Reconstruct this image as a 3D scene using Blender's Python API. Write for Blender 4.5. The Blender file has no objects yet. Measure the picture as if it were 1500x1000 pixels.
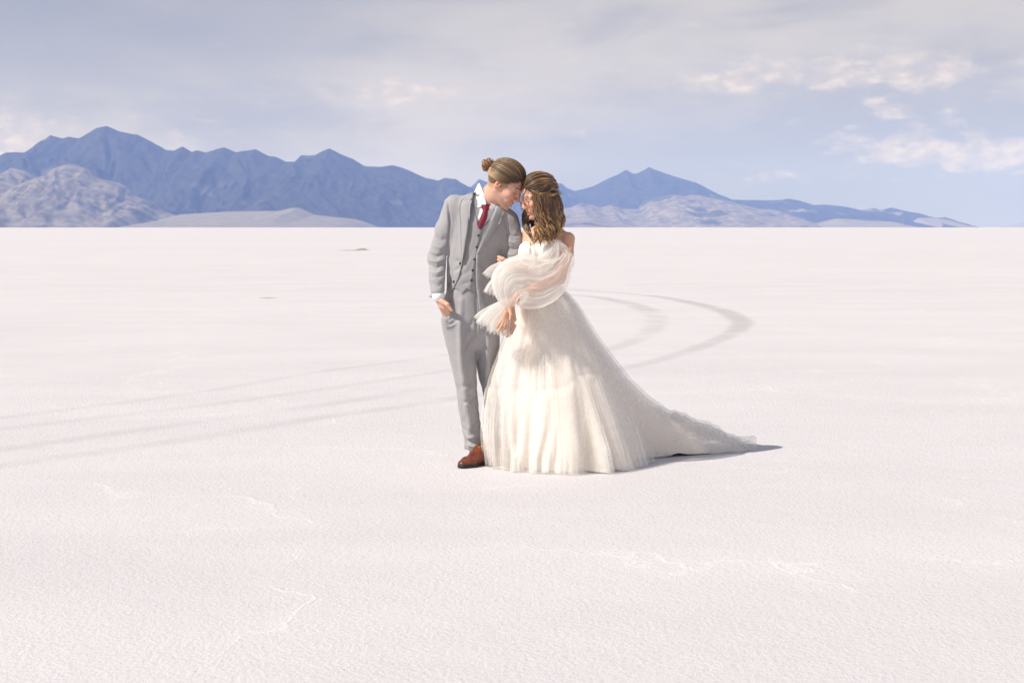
import bpy, math, random
import numpy as np
from mathutils import Vector, Matrix
from mathutils.bvhtree import BVHTree

R = math.radians
random.seed(7)
rng = np.random.default_rng(11)
scene = bpy.context.scene
col = scene.collection

# ------------------------------------------------------------------ camera
F = 2083.0                     # focal length in photo pixels (50 mm on a 36 mm frame, 1500 px wide)
CAM_H = 1.365
PITCH = math.atan(167.0 / F)   # the horizon lies on row 333 of 1000
Y0 = 8.12                      # distance of the couple
cam_data = bpy.data.cameras.new('camera')
cam_data.sensor_width = 36.0
cam_data.lens = 36.0 * F / 1500.0
cam_data.clip_start = 0.1
cam_data.clip_end = 200000.0
cam_data.dof.use_dof = True
cam_data.dof.focus_distance = 8.15
cam_data.dof.aperture_fstop = 8.0
cam = bpy.data.objects.new('camera', cam_data)
col.objects.link(cam)
cam.location = (0, 0, CAM_H)
cam.rotation_euler = (R(90) - PITCH, 0, 0)
scene.camera = cam

# ------------------------------------------------------------------ light
SUN_AZ = R(26)                 # shadows run to the right and 26 degrees away from the camera
SUN_EL = R(45.5)
sun_dir = Vector((-math.cos(SUN_AZ) * math.cos(SUN_EL), -math.sin(SUN_AZ) * math.cos(SUN_EL), math.sin(SUN_EL)))
sl = bpy.data.lights.new('sun', 'SUN')
sl.energy = 5.0
sl.angle = R(0.53)
sl.color = (1.0, 0.955, 0.90)
so = bpy.data.objects.new('sun', sl)
col.objects.link(so)
so.rotation_euler = sun_dir.to_track_quat('Z', 'Y').to_euler()
so.location = (-6, -3, 12)

world = bpy.data.worlds.new('World')
scene.world = world
world.use_nodes = True


class NT:
    """small helper for building node trees"""
    def __init__(s, tree):
        s.t = tree
        s.t.nodes.clear()

    def n(s, kind, **kw):
        nd = s.t.nodes.new(kind)
        for k, v in kw.items():
            if k.startswith('_'):
                setattr(nd, k[1:], v)
            else:
                key = int(k[1:]) if k[0] == 'i' and k[1:].isdigit() else k.replace('__', ' ')
                sock = nd.inputs[key]
                if isinstance(v, bpy.types.NodeSocket):
                    s.t.links.new(v, sock)
                else:
                    sock.default_value = v
        return nd

    def math(s, op, a, b=0.0, c=None, clamp=False):
        kw = dict(_operation=op, i0=a, i1=b, _use_clamp=clamp)
        if c is not None:
            kw['i2'] = c
        return s.n('ShaderNodeMath', **kw).outputs[0]

    def mix(s, fac, a, b, blend='MIX'):
        nd = s.t.nodes.new('ShaderNodeMix')
        nd.data_type = 'RGBA'
        nd.blend_type = blend
        for sock, v in ((nd.inputs[0], fac), (nd.inputs[6], a), (nd.inputs[7], b)):
            if isinstance(v, bpy.types.NodeSocket):
                s.t.links.new(v, sock)
            else:
                sock.default_value = v if not isinstance(v, tuple) or len(v) != 3 else (*v, 1)
        return nd.outputs[2]

    def ramp(s, fac, lo, hi, smooth=True):
        nd = s.n('ShaderNodeMapRange', _interpolation_type='SMOOTHSTEP' if smooth else 'LINEAR',
                 Value=fac, i1=lo, i2=hi)
        return nd.outputs[0]


def build_sky():
    t = NT(world.node_tree)
    sky = t.n('ShaderNodeTexSky', _sky_type='NISHITA', _sun_disc=False, _sun_elevation=SUN_EL,
              _sun_rotation=math.atan2(sun_dir.x, sun_dir.y), _air_density=1.0, _dust_density=1.5, _ozone_density=1.2)
    tc = t.n('ShaderNodeTexCoord').outputs['Generated']
    sep = t.n('ShaderNodeSeparateXYZ', Vector=tc)
    x, y, z = sep.outputs
    # azimuth and elevation in degrees; stretched so that cloud banks lie flat near the horizon
    az = t.math('MULTIPLY', t.math('ARCTAN2', x, y), 57.2958)
    el = t.math('MULTIPLY', t.math('ARCSINE', z), 57.2958)

    def noise(sx, sy, off, scale=1.0, detail=5.0, rough=0.55, dist=0.0):
        # sampled on the direction sphere so that there is no seam anywhere
        mp = t.n('ShaderNodeMapping', Vector=tc, Location=off, Scale=(sx, sx, sy))
        return t.n('ShaderNodeTexNoise', Vector=mp.outputs[0], Scale=scale, Detail=detail, Roughness=rough,
                   Distortion=dist).outputs[0]

    def blob(a0, e0, wa, we):
        da = t.math('DIVIDE', t.math('SUBTRACT', az, a0), wa)
        de = t.math('DIVIDE', t.math('SUBTRACT', el, e0), we)
        r2 = t.math('ADD', t.math('MULTIPLY', da, da), t.math('MULTIPLY', de, de))
        return t.math('EXPONENT', t.math('MULTIPLY', r2, -1.0))

    def add(*v):
        s = v[0]
        for q in v[1:]:
            s = t.math('ADD', s, q)
        return s

    # thin high overcast: grey lavender, brighter and darker banks
    big = noise(3.2, 9.0, (2.3, 0.7, 1.9), detail=4, rough=0.5, dist=0.3)
    fine = noise(9.0, 30.0, (5.1, 3.0, 0.4), detail=6, rough=0.55, dist=0.4)
    v = add(t.math('MULTIPLY', big, 0.68), t.math('MULTIPLY', fine, 0.32))
    hi = t.ramp(el, 1.5, 9.0)
    lightness = t.ramp(add(v, t.math('MULTIPLY', hi, 0.06)), 0.43, 0.60)
    veil = t.mix(lightness, (4.85, 4.72, 4.75), (6.75, 6.25, 5.75))
    # the brighter clear patch in the middle, the bluer rain curtain low on the right, darker bank top left
    bright = add(t.math('MULTIPLY', blob(-3.5, 4.6, 6.5, 2.3), 0.75), t.math('MULTIPLY', blob(6, 8.0, 9, 3.0), 0.55),
                 t.math('MULTIPLY', blob(-13, 3.8, 9, 2.0), 0.75))
    veil = t.mix(t.math('MULTIPLY', bright, t.ramp(fine, 0.25, 0.65)), veil, (7.4, 6.75, 6.1))
    blue = t.math('MULTIPLY', t.ramp(el, 5.8, 2.0), t.ramp(az, -5.0, 6.0))
    veil = t.mix(t.math('MULTIPLY', blue, 0.8), veil, (4.6, 4.7, 5.0))
    dark = add(t.math('MULTIPLY', blob(-17, 8.4, 11, 2.3), 0.95), t.math('MULTIPLY', blob(-3, 9.5, 7, 0.6), 1.0))
    veil = t.mix(t.math('MULTIPLY', dark, t.ramp(fine, 0.15, 0.6)), veil, (3.9, 3.9, 4.4))
    # sunlit cumulus: rows near the horizon
    cu = noise(40.0, 95.0, (1.7, 4.4, 2.2), detail=8, rough=0.58, dist=0.25)
    band = add(t.math('MULTIPLY', blob(13.2, 5.9, 5.6, 0.75), 1.0), t.math('MULTIPLY', blob(8.2, 5.6, 1.6, 0.5), 0.7),
               t.math('MULTIPLY', blob(15.5, 4.45, 2.6, 0.45), 0.75),
               t.math('MULTIPLY', blob(15.2, 2.95, 3.0, 0.65), 1.0), t.math('MULTIPLY', blob(19.2, 2.7, 2.6, 0.7), 1.05),
               t.math('MULTIPLY', blob(11.0, 1.9, 3.0, 0.35), 0.5),
               t.math('MULTIPLY', blob(-20.3, 3.3, 2.8, 1.0), 1.5), t.math('MULTIPLY', blob(-4.2, 5.3, 3.2, 0.55), 0.75),
               t.math('MULTIPLY', blob(-13.0, 3.2, 1.6, 0.5), 0.45))
    mask = t.ramp(add(cu, t.math('MULTIPLY', band, 0.36)), 0.60, 0.92)
    puff = noise(70.0, 120.0, (8.2, 1.1, 3.0), detail=6, rough=0.6)
    cucol = t.mix(t.ramp(puff, 0.36, 0.66), (7.0, 6.2, 5.6), (9.8, 8.4, 7.0))
    clouds = t.mix(t.math('MULTIPLY', mask, 0.85), veil, cucol)
    # overhead the cloud breaks up a little and lets the clear sky through
    cover = t.math('MULTIPLY', t.ramp(big, 0.1, 0.5), 0.1)
    cover = t.math('ADD', cover, 0.88)
    clouds = t.mix(t.ramp(el, 7.0, 32.0), clouds, t.mix(lightness, (4.7, 4.85, 5.6), (5.9, 5.9, 6.4)))
    cover = t.math('MULTIPLY', cover, t.math('SUBTRACT', 1.0, t.math('MULTIPLY', t.ramp(el, 12.0, 45.0), 0.45)))
    c = t.mix(cover, sky.outputs[0], clouds)
    bg = t.n('ShaderNodeBackground', Color=c, Strength=0.086)
    out = t.n('ShaderNodeOutputWorld', Surface=bg.outputs[0])


build_sky()
scene.view_settings.view_transform = 'Standard'
scene.view_settings.look = 'None'
scene.view_settings.exposure = 0.10
scene.view_settings.gamma = 1.0
scene.view_settings.use_curve_mapping = False
world.cycles.sampling_method = "NONE"
scene.cycles.use_denoising = True
scene.cycles.max_bounces = 8
scene.cycles.transparent_max_bounces = 24
scene.cycles.volume_bounces = 1
scene.cycles.sample_clamp_indirect = 8.0

# ------------------------------------------------------------------ pixel helpers
CP, SP = math.cos(PITCH), math.sin(PITCH)


def P(px, py, dy=0.0):
    """world point seen at photo pixel (px, py), dy metres behind the couple's plane"""
    xc, yc = (px - 750.0) / F, (500.0 - py) / F
    k = (Y0 + dy) / (CP + yc * SP)
    return np.array((xc * k, Y0 + dy, CAM_H + (-SP + yc * CP) * k))


def at(px, py, Y):
    return P(px, py, Y - Y0)


def ground(px, py, z=0.0):
    xc, yc = (px - 750.0) / F, (500.0 - py) / F
    k = (z - CAM_H) / (-SP + yc * CP)
    return np.array((xc * k, (CP + yc * SP) * k, z))


def proj(V):
    """world points -> photo pixels"""
    d = V - np.array((0, 0, CAM_H))
    fwd = d[:, 1] * CP - d[:, 2] * SP
    up = d[:, 1] * SP + d[:, 2] * CP
    return np.stack((750 + F * d[:, 0] / fwd, 500 - F * up / fwd), 1)


S = Y0 / F                     # metres per photo pixel at the couple


# ------------------------------------------------------------------ mesh helpers
def mk(name, V, faces, mat, parent=None, base=None, smooth=True, colors=None, uv=None):
    V = np.asarray(V, dtype=np.float64)
    if base is not None:
        V = V - np.asarray(base)
    me = bpy.data.meshes.new(name)
    if isinstance(faces, np.ndarray):
        n, k = faces.shape
        me.vertices.add(len(V))
        me.vertices.foreach_set('co', V.astype(np.float32).ravel())
        me.loops.add(n * k)
        me.loops.foreach_set('vertex_index', faces.astype(np.int32).ravel())
        me.polygons.add(n)
        me.polygons.foreach_set('loop_start', np.arange(0, n * k, k, dtype=np.int32))
        me.update(calc_edges=True)
    else:
        me.from_pydata(V.tolist(), [], [list(f) for f in faces])
    me.validate()
    if smooth:
        me.polygons.foreach_set('use_smooth', np.ones(len(me.polygons), dtype=bool))
    if colors is not None:
        a = me.color_attributes.new('Col', 'FLOAT_COLOR', 'POINT')
        c = np.ones((len(V), 4), np.float32)
        c[:, :3] = colors
        a.data.foreach_set('color', c.ravel())
    if uv is not None:
        a = me.attributes.new('st', 'FLOAT2', 'POINT')
        a.data.foreach_set('vector', np.asarray(uv, np.float32).ravel())
    if mat is not None:
        me.materials.append(mat)
    o = bpy.data.objects.new(name, me)
    col.objects.link(o)
    if parent is not None:
        o.parent = parent
    return o


def grid_faces(nu, nv, wrap_u=False, wrap_v=False):
    i = np.arange(nu if wrap_u else nu - 1)
    j = np.arange(nv if wrap_v else nv - 1)
    I, J = np.meshgrid(i, j, indexing='ij')
    I2, J2 = (I + 1) % nu, (J + 1) % nv
    return np.stack((I * nv + J, I2 * nv + J, I2 * nv + J2, I * nv + J2), -1).reshape(-1, 4)


def hash01(ix, iy, iz, seed):
    h = (ix.astype(np.int64) * 374761393 + iy.astype(np.int64) * 668265263 + iz.astype(np.int64) * 2147483647
         + seed * 974711) & 0xffffffff
    h = ((h ^ (h >> 13)) * 1274126177) & 0xffffffff
    h = ((h ^ (h >> 16)) * 2246822519) & 0xffffffff
    return ((h ^ (h >> 15)) & 0xffffff) / float(0xffffff)


def vnoise(p, seed=0):
    """value noise, -1..1, p is (N,3)"""
    i = np.floor(p).astype(np.int64)
    f = p - i
    f = f * f * f * (f * (f * 6 - 15) + 10)
    r = 0
    for dx in (0, 1):
        for dy in (0, 1):
            for dz in (0, 1):
                w = (f[:, 0] if dx else 1 - f[:, 0]) * (f[:, 1] if dy else 1 - f[:, 1]) * (f[:, 2] if dz else 1 - f[:, 2])
                r = r + w * hash01(i[:, 0] + dx, i[:, 1] + dy, i[:, 2] + dz, seed)
    return r * 2 - 1


def fbm(p, octaves=4, seed=0, gain=0.5):
    r, a, s = 0, 1.0, 0
    for k in range(octaves):
        r = r + a * vnoise(p * 2.03 ** k, seed + k * 17)
        s += a
        a *= gain
    return r / s


def smooth01(x):
    x = np.clip(x, 0, 1)
    return x * x * (3 - 2 * x)


def material(name):
    m = bpy.data.materials.new(name)
    m.use_nodes = True
    t = NT(m.node_tree)
    t.out = t.n('ShaderNodeOutputMaterial')
    return m, t


def tag(o, label=None, cat=None, group=None, kind=None):
    for k, v in (('label', label), ('category', cat), ('group', group), ('kind', kind)):
        if v:
            o[k] = v
    return o


# ------------------------------------------------------------------ salt flat
def salt_material():
    m, t = material('salt_crust')
    co = t.n('ShaderNodeTexCoord').outputs['Object']
    nz = lambda sc, d=4, r=0.55, off=(0, 0, 0), st=(1, 1, 1), dist=0.0: t.n(
        'ShaderNodeTexNoise', Vector=t.n('ShaderNodeMapping', Vector=co, Location=off, Scale=st).outputs[0],
        Scale=sc, Detail=d, Roughness=r, Distortion=dist).outputs[0]
    grain = nz(48.0, 4, 0.7)
    lumps = nz(7.0, 4, 0.6, (3, 1, 0))
    patch = nz(0.55, 5, 0.6, (7, 2, 0), (0.6, 1.4, 1))
    far = nz(0.035, 5, 0.62, (1, 9, 0), (0.5, 1.6, 1))
    # pressure ridges: warped polygon borders, broken up
    wv = t.n('ShaderNodeTexNoise', Vector=co, Scale=0.9, Detail=4.0, Roughness=0.6).outputs[1]
    warp = t.n('ShaderNodeVectorMath', _operation='MULTIPLY_ADD', i0=wv, i1=(1.5, 1.5, 0), i2=co).outputs[0]
    vor = t.n('ShaderNodeTexVoronoi', _feature='DISTANCE_TO_EDGE', Vector=warp, Scale=0.42, Randomness=1.0).outputs['Distance']
    line = t.ramp(vor, 0.009, 0.0)
    halo = t.ramp(vor, 0.07, 0.0)
    broken = t.ramp(nz(0.8, 3, 0.5, (4, 4, 0)), 0.46, 0.62)
    line = t.math('MULTIPLY', line, broken)
    halo = t.math('MULTIPLY', halo, broken)
    base = t.mix(t.ramp(patch, 0.3, 0.7), (0.552, 0.524, 0.529), (0.600, 0.572, 0.575))
    base = t.mix(t.math('MULTIPLY', t.ramp(far, 0.35, 0.7), 0.45), base, (0.620, 0.596, 0.598))
    base = t.mix(t.math('MULTIPLY', t.ramp(grain, 0.55, 0.3), 0.35), base, (0.46, 0.435, 0.443))
    base = t.mix(t.math('MULTIPLY', halo, 0.16), base, (0.64, 0.615, 0.605))
    base = t.mix(t.math('MULTIPLY', line, 0.30), base, (0.72, 0.70, 0.69))
    # thin dark streaks of damp mud far out
    streak = t.ramp(nz(0.25, 4, 0.6, (2, 6, 0), (0.22, 1.6, 1), 0.4), 0.70, 0.80)
    base = t.mix(t.math('MULTIPLY', streak, 0.22), base, (0.36, 0.33, 0.32))
    h = t.math('ADD', t.math('MULTIPLY', grain, 0.010), t.math('MULTIPLY', lumps, 0.008))
    h = t.math('ADD', h, t.math('MULTIPLY', line, 0.002))
    h = t.math('ADD', h, t.math('MULTIPLY', halo, 0.0015))
    bump = t.n('ShaderNodeBump', Strength=0.75, Distance=1.0, Height=h)
    b = t.n('ShaderNodeBsdfPrincipled', Base__Color=base, Roughness=0.75, Normal=bump.outputs[0])
    b.inputs['Specular IOR Level'].default_value = 0.25
    t.t.links.new(b.outputs[0], t.out.inputs[0])
    return m


def stretch(dense, far, ratio=1.35):
    pos = list(dense)
    step = dense[-1] - dense[-2]
    while pos[-1] < far:
        step *= ratio
        pos.append(pos[-1] + step)
    return pos


gx = stretch(np.linspace(0, 8, 40), 60000.0)
gx = np.array([-v for v in reversed(gx[1:])] + gx)
gy = np.array([-v for v in reversed(stretch(np.linspace(0, 2, 8), 20000.0)[1:])] + stretch(np.linspace(0, 14, 60), 90000.0))
GX, GY = np.meshgrid(gx, gy, indexing='ij')
GZ = np.zeros_like(GX)
salt = mk('salt_flat', np.stack((GX, GY, GZ), -1).reshape(-1, 3), grid_faces(len(gx), len(gy)), salt_material())
tag(salt, 'vast flat white salt crust ground reaching the mountains', 'ground', kind='structure')


# ------------------------------------------------------------------ tyre tracks: crushed salt ribbons
def track_material():
    m, t = material('crushed_salt')
    st = t.n('ShaderNodeAttribute', _attribute_name='st').outputs['Vector']
    u = t.n('ShaderNodeSeparateXYZ', Vector=st)
    co = t.n('ShaderNodeTexCoord').outputs['Object']
    n1 = t.n('ShaderNodeTexNoise', Vector=co, Scale=6.0, Detail=6.0, Roughness=0.7).outputs[0]
    n2 = t.n('ShaderNodeTexNoise', Vector=co, Scale=0.7, Detail=3.0).outputs[0]
    edge = t.math('SUBTRACT', 1.0, t.math('ABSOLUTE', t.math('SUBTRACT', t.math('MULTIPLY', u.outputs[0], 2.0), 1.0)))
    a = t.ramp(t.math('ADD', edge, t.math('MULTIPLY', t.math('SUBTRACT', n1, 0.5), 0.7)), 0.0, 0.75)
    a = t.math('MULTIPLY', a, t.ramp(n2, 0.25, 0.55))
    a = t.math('MULTIPLY', t.math('MULTIPLY', a, u.outputs[1]), 0.29)
    bump = t.n('ShaderNodeBump', Strength=0.5, Distance=1.0, Height=t.math('MULTIPLY', n1, 0.012))
    b = t.n('ShaderNodeBsdfPrincipled', Base__Color=(0.41, 0.385, 0.385, 1), Roughness=0.8, Alpha=a, Normal=bump.outputs[0])
    b.inputs['Specular IOR Level'].default_value = 0.15
    t.t.links.new(b.outputs[0], t.out.inputs[0])
    return m


def catmull(pts, n):
    p = np.asarray(pts, float)
    p = np.vstack((2 * p[0] - p[1], p, 2 * p[-1] - p[-2]))
    seg = len(p) - 3
    u = np.linspace(0, seg - 1e-9, n)
    i = u.astype(int)
    f = (u - i)[:, None]
    a, b, c, d = p[i], p[i + 1], p[i + 2], p[i + 3]
    return 0.5 * (2 * b + (c - a) * f + (2 * a - 5 * b + 4 * c - d) * f ** 2 + (3 * b - a - 3 * c + d) * f ** 3)


TRACK = track_material()


def tyre_track(pix, widths, strength, z, label):
    g = np.array([ground(*p) for p in pix])
    c = catmull(g, 160)
    w = np.interp(np.linspace(0, 1, 160), np.linspace(0, 1, len(widths)), widths)
    s = np.interp(np.linspace(0, 1, 160), np.linspace(0, 1, len(strength)), strength)
    d = np.gradient(c, axis=0)
    nrm = np.stack((-d[:, 1], d[:, 0], 0 * d[:, 0]), 1)
    nrm /= np.linalg.norm(nrm, axis=1)[:, None]
    k = np.linspace(-0.5, 0.5, 5)
    V = c[:, None, :] + nrm[:, None, :] * (k[None, :, None] * w[:, None, None])
    V[..., 2] = z
    uv = np.stack(np.broadcast_arrays(k[None, :] + 0.5, s[:, None]), -1)
    o = mk('tyre_track', V.reshape(-1, 3), grid_faces(160, 5), TRACK, uv=uv.reshape(-1, 2))
    tag(o, label, 'tyre track', kind='structure')


OUT = [(700, 421), (833, 424.5), (950, 433), (1010, 443), (1055, 454), (1083, 468), (1085, 478), (1063, 493), (1015, 512), (955, 530),
       (905, 541), (800, 560), (663, 584), (467, 612), (252, 647), (0, 682), (-250, 716)]
INN = [(720, 427), (850, 433), (900, 440), (935, 449), (955, 459), (962, 471), (955, 484), (930, 499), (885, 514), (800, 535),
       (663, 563), (490, 591), (261, 622), (0, 659), (-250, 692)]
tyre_track(OUT, [.3, .35, .42, .5, .52, .5, .42, .36, .3, .3, .3, .3, .3, .3, .3, .3], [.5, .7, .75, .8, .8, .75, .7, .5, .45, .4, .42, .42, .4, .35, .3, .25],
           0.004, 'wide outer skid track curving round behind the bride')
tyre_track(INN, [.35, .45, .55, .55, .5, .42, .36, .3, .28, .28, .28, .28, .28], [.5, .7, .7, .7, .7, .5, .42, .38, .4, .4, .36, .3, .25],
           0.008, 'inner tyre track curving round behind the bride')
tyre_track([(820, 497), (649, 521), (467, 545), (289, 575), (0, 612), (-250, 640)], [.2, .2, .22, .22], [.2, .32, .32, .25, .25], 0.004,
           'faint straight tyre track farthest behind the groom')
tyre_track([(830, 515), (663, 542), (537, 561), (299, 594), (0, 629), (-250, 660)], [.2, .2, .22, .22], [.2, .28, .3, .25, .25], 0.008,
           'faint straight tyre track second from the far side')

# ------------------------------------------------------------------ mountains
LEFT = [(-420, 285), (-330, 262), (-250, 240), (-170, 252), (-90, 228), (-40, 238), (0, 231), (12, 223), (40, 223), (55, 214), (78, 198), (95, 203), (105, 200), (118, 203), (130, 196), (145, 188), (160, 185),
        (178, 193), (205, 197), (225, 208), (245, 219), (257, 221), (270, 215), (283, 223), (290, 220), (303, 224), (330, 216),
        (347, 223), (376, 219), (395, 229), (405, 230), (420, 237), (433, 237), (442, 227), (462, 227), (473, 221), (484, 217),
        (500, 226), (518, 233), (535, 243), (555, 244), (575, 242), (590, 246), (607, 253), (625, 261), (642, 265), (652, 260),
        (668, 262), (680, 270), (692, 276), (705, 288), (720, 303), (740, 318), (760, 333)]
RIGHT = [(620, 330), (650, 300), (675, 280), (690, 274), (702, 262), (716, 268), (740, 262), (765, 272), (790, 262), (806, 270), (822, 268), (830, 275), (842, 280), (868, 273),
         (890, 262), (905, 255), (917, 249), (925, 254), (931, 255), (940, 250), (950, 245), (960, 250), (978, 255), (1000, 262),
         (1018, 267), (1040, 278), (1052, 285), (1072, 292), (1090, 293), (1112, 293), (1125, 294), (1153, 291.5), (1170, 294),
         (1190, 300), (1210, 300), (1240, 303), (1260, 308), (1280, 305), (1290, 308), (1304, 304), (1320, 308), (1345, 312),
         (1370, 319), (1385, 318), (1398, 324), (1408, 333)]
HILL_L = [(-420, 300), (-200, 280), (-60, 268), (0, 258), (20, 247), (40, 250), (58, 262), (75, 252), (90, 243), (105, 241), (130, 247), (150, 262), (185, 273),
          (200, 288), (228, 299), (245, 311), (265, 317), (282, 322), (300, 333)]
HILL_R = [(760, 333), (800, 312), (838, 303), (850, 297), (880, 304), (895, 300), (912, 306), (935, 304), (945, 293), (958, 289), (985, 284),
          (998, 287), (1012, 285), (1040, 289), (1070, 296), (1105, 304), (1140, 309), (1165, 318), (1190, 326), (1230, 331), (1250, 333)]
FAN_L = [(230, 333), (265, 314), (330, 310), (410, 309), (425, 305), (438, 304), (452, 310), (462, 315), (490, 318), (520, 321), (535, 325), (556, 333)]
FAN_R = [(1170, 333), (1225, 320), (1260, 322), (1310, 325), (1330, 333)]
TIP_R = [(1325, 333), (1345, 319), (1365, 319), (1390, 322), (1402, 327), (1410, 333)]
FAR_R = [(1468, 333), (1488, 328.5), (1500, 326), (1540, 322), (1620, 318), (1740, 325), (1850, 333)]


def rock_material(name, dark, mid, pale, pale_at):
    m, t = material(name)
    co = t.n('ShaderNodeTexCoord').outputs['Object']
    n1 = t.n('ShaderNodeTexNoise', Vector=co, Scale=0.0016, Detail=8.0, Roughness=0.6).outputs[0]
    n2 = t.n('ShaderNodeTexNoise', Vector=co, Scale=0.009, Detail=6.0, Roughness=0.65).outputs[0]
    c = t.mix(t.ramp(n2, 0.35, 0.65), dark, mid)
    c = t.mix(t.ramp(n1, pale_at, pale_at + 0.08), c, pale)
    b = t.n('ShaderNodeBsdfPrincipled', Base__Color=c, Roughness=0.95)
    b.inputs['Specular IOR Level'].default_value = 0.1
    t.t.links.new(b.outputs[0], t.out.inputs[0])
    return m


def range_mesh(name, line, D, depth, mat, label, seed, spur=1.0, power=1.25, nx=420, ny=70, jag=1.0, cell=1.0):
    line = np.array(line, float)
    px = np.linspace(line[0, 0], line[-1, 0], nx)
    py = np.interp(px, line[:, 0], line[:, 1])
    X = np.array([at(a, 333, D)[0] for a in px])
    H = np.maximum(np.array([at(a, b, D)[2] for a, b in zip(px, py)]), 0)
    q = np.stack((X / 120.0, 0 * X, 0 * X + seed), 1)
    H = np.maximum(H + jag * 9.0 * fbm(q, 3, seed) * np.clip(H / 200, 0, 1), 0)
    t = np.concatenate((np.linspace(0, 1, ny), 1 + np.linspace(0.03, 0.8, 14)))
    T, XX = np.meshgrid(t, X, indexing='xy')
    HH = np.broadcast_to(H[:, None], T.shape)
    # depth of the foot wanders: spurs and bays
    warp = fbm(np.stack((X / (900.0 * cell), 0 * X, 0 * X + seed + 5), 1), 3, seed)[:, None]
    reach = np.clip(HH / (0.4 * H.max()), 0.06, 1)         # a low ridge has a short foot
    YY = D - depth * reach * (1 - T) * (1 + 0.35 * warp)
    tt = np.clip(T, 0, 1)
    prof = np.where(T <= 1, tt ** power, np.clip(1 - (T - 1) / 0.8, 0, 1))
    pts = np.stack((XX / (430.0 * cell) + 0.5 * (YY - D) / (900.0 * cell), YY / (1500.0 * cell), 0 * XX + seed), -1).reshape(-1, 3)
    wv = np.stack((vnoise(pts * 1.7 + 9, seed + 3), vnoise(pts * 1.7 + 31, seed + 4), 0 * pts[:, 0]), 1)
    rid = 1 - np.abs(fbm(pts + 0.35 * wv, 5, seed + 1, 0.55)).reshape(T.shape) * 2.2
    fine = fbm(np.stack((XX / 130.0, YY / 200.0, 0 * XX + seed), -1).reshape(-1, 3), 4, seed + 8).reshape(T.shape)
    amp = spur * HH * (tt * (1 - tt)) ** 0.8 * (T <= 1)
    Z = HH * prof + amp * (0.40 * (rid - 0.55) + 0.16 * fine)
    Z = np.maximum(Z, -2.0 + 0 * Z)
    Z = np.where(tt <= 0.0, -3.0, Z)
    V = np.stack((XX, YY, Z), -1).reshape(-1, 3)
    o = mk(name, V, grid_faces(nx, len(t)), mat, smooth=True)
    tag(o, label, 'mountains', kind='structure')
    return o


ROCK = rock_material('cloud_shaded_rock', (0.026, 0.026, 0.026), (0.050, 0.047, 0.045), (0.10, 0.09, 0.082), 0.62)  # rock colour darkened to hold the shade of clouds over the range
ROCK_R = rock_material('cloud_shaded_rock_far', (0.022, 0.023, 0.024), (0.045, 0.044, 0.043), (0.20, 0.18, 0.16), 0.62)  # the same cloud shade put into the far rock's colour
PALE = rock_material('pale_limestone', (0.12, 0.105, 0.095), (0.26, 0.225, 0.195), (0.06, 0.058, 0.058), 0.54)
FANM = rock_material('pale_gravel_fan', (0.20, 0.18, 0.165), (0.26, 0.235, 0.215), (0.16, 0.148, 0.14), 0.6)
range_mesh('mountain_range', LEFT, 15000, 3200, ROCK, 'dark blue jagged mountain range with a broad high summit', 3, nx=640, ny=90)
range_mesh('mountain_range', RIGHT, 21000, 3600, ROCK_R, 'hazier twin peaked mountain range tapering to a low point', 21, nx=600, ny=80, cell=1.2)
range_mesh('foothills', HILL_L, 11600, 1700, PALE, 'pale craggy foothills below the highest summit', 8, spur=0.8, power=0.9, nx=460, ny=80, jag=1.5, cell=0.55)
range_mesh('foothills', HILL_R, 17000, 2000, PALE, 'pale rounded foothills below the twin peaks', 14, spur=0.8, power=0.9, nx=460, ny=70, cell=0.8)
range_mesh('gravel_fan', FAN_L, 11400, 1600, FANM, 'low pale gravel slope at the foot of the jagged range', 31, spur=0.5, power=1.0, nx=240, ny=40, jag=0.3)
range_mesh('gravel_fan', FAN_R, 16500, 900, FANM, 'small pale gravel slope under the tapering ridge', 33, spur=0.5, power=1.0, nx=140, ny=30, jag=0.3)
range_mesh('gravel_fan', TIP_R, 19000, 900, FANM, 'pale end slope of the tapering ridge', 35, spur=0.5, power=1.0, nx=120, ny=30, jag=0.3)
range_mesh('mountain_range', FAR_R, 24800, 1500, FANM, 'faint far hill on the horizon past the low point', 41, nx=160, ny=30)


# ------------------------------------------------------------------ air
def build_haze():
    x0, x1, y0, y1, z0, z1 = -26000, 26000, -2000, 25500, -4.0, 1130.0
    V = [(x, y, z) for x in (x0, x1) for y in (y0, y1) for z in (z0, z1)]
    Fc = [(0, 1, 3, 2), (4, 6, 7, 5), (0, 4, 5, 1), (2, 3, 7, 6), (0, 2, 6, 4), (1, 5, 7, 3)]
    m = bpy.data.materials.new('air')
    m.use_nodes = True
    t = NT(m.node_tree)
    out = t.n('ShaderNodeOutputMaterial')
    v = t.n('ShaderNodeVolumePrincipled', Color=HAZE_COL, Density=HAZE_D, Anisotropy=0.0)
    v.inputs['Absorption Color'].default_value = (1, 1, 1, 1)
    t.t.links.new(v.outputs[0], out.inputs['Volume'])
    o = mk('haze', V, Fc, m, smooth=False)
    tag(o, 'thin blue haze filling the air over the plain', 'haze', kind='stuff')


HAZE_COL, HAZE_D = (0.275, 0.43, 1.0, 1), 4.5e-5
build_haze()

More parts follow.
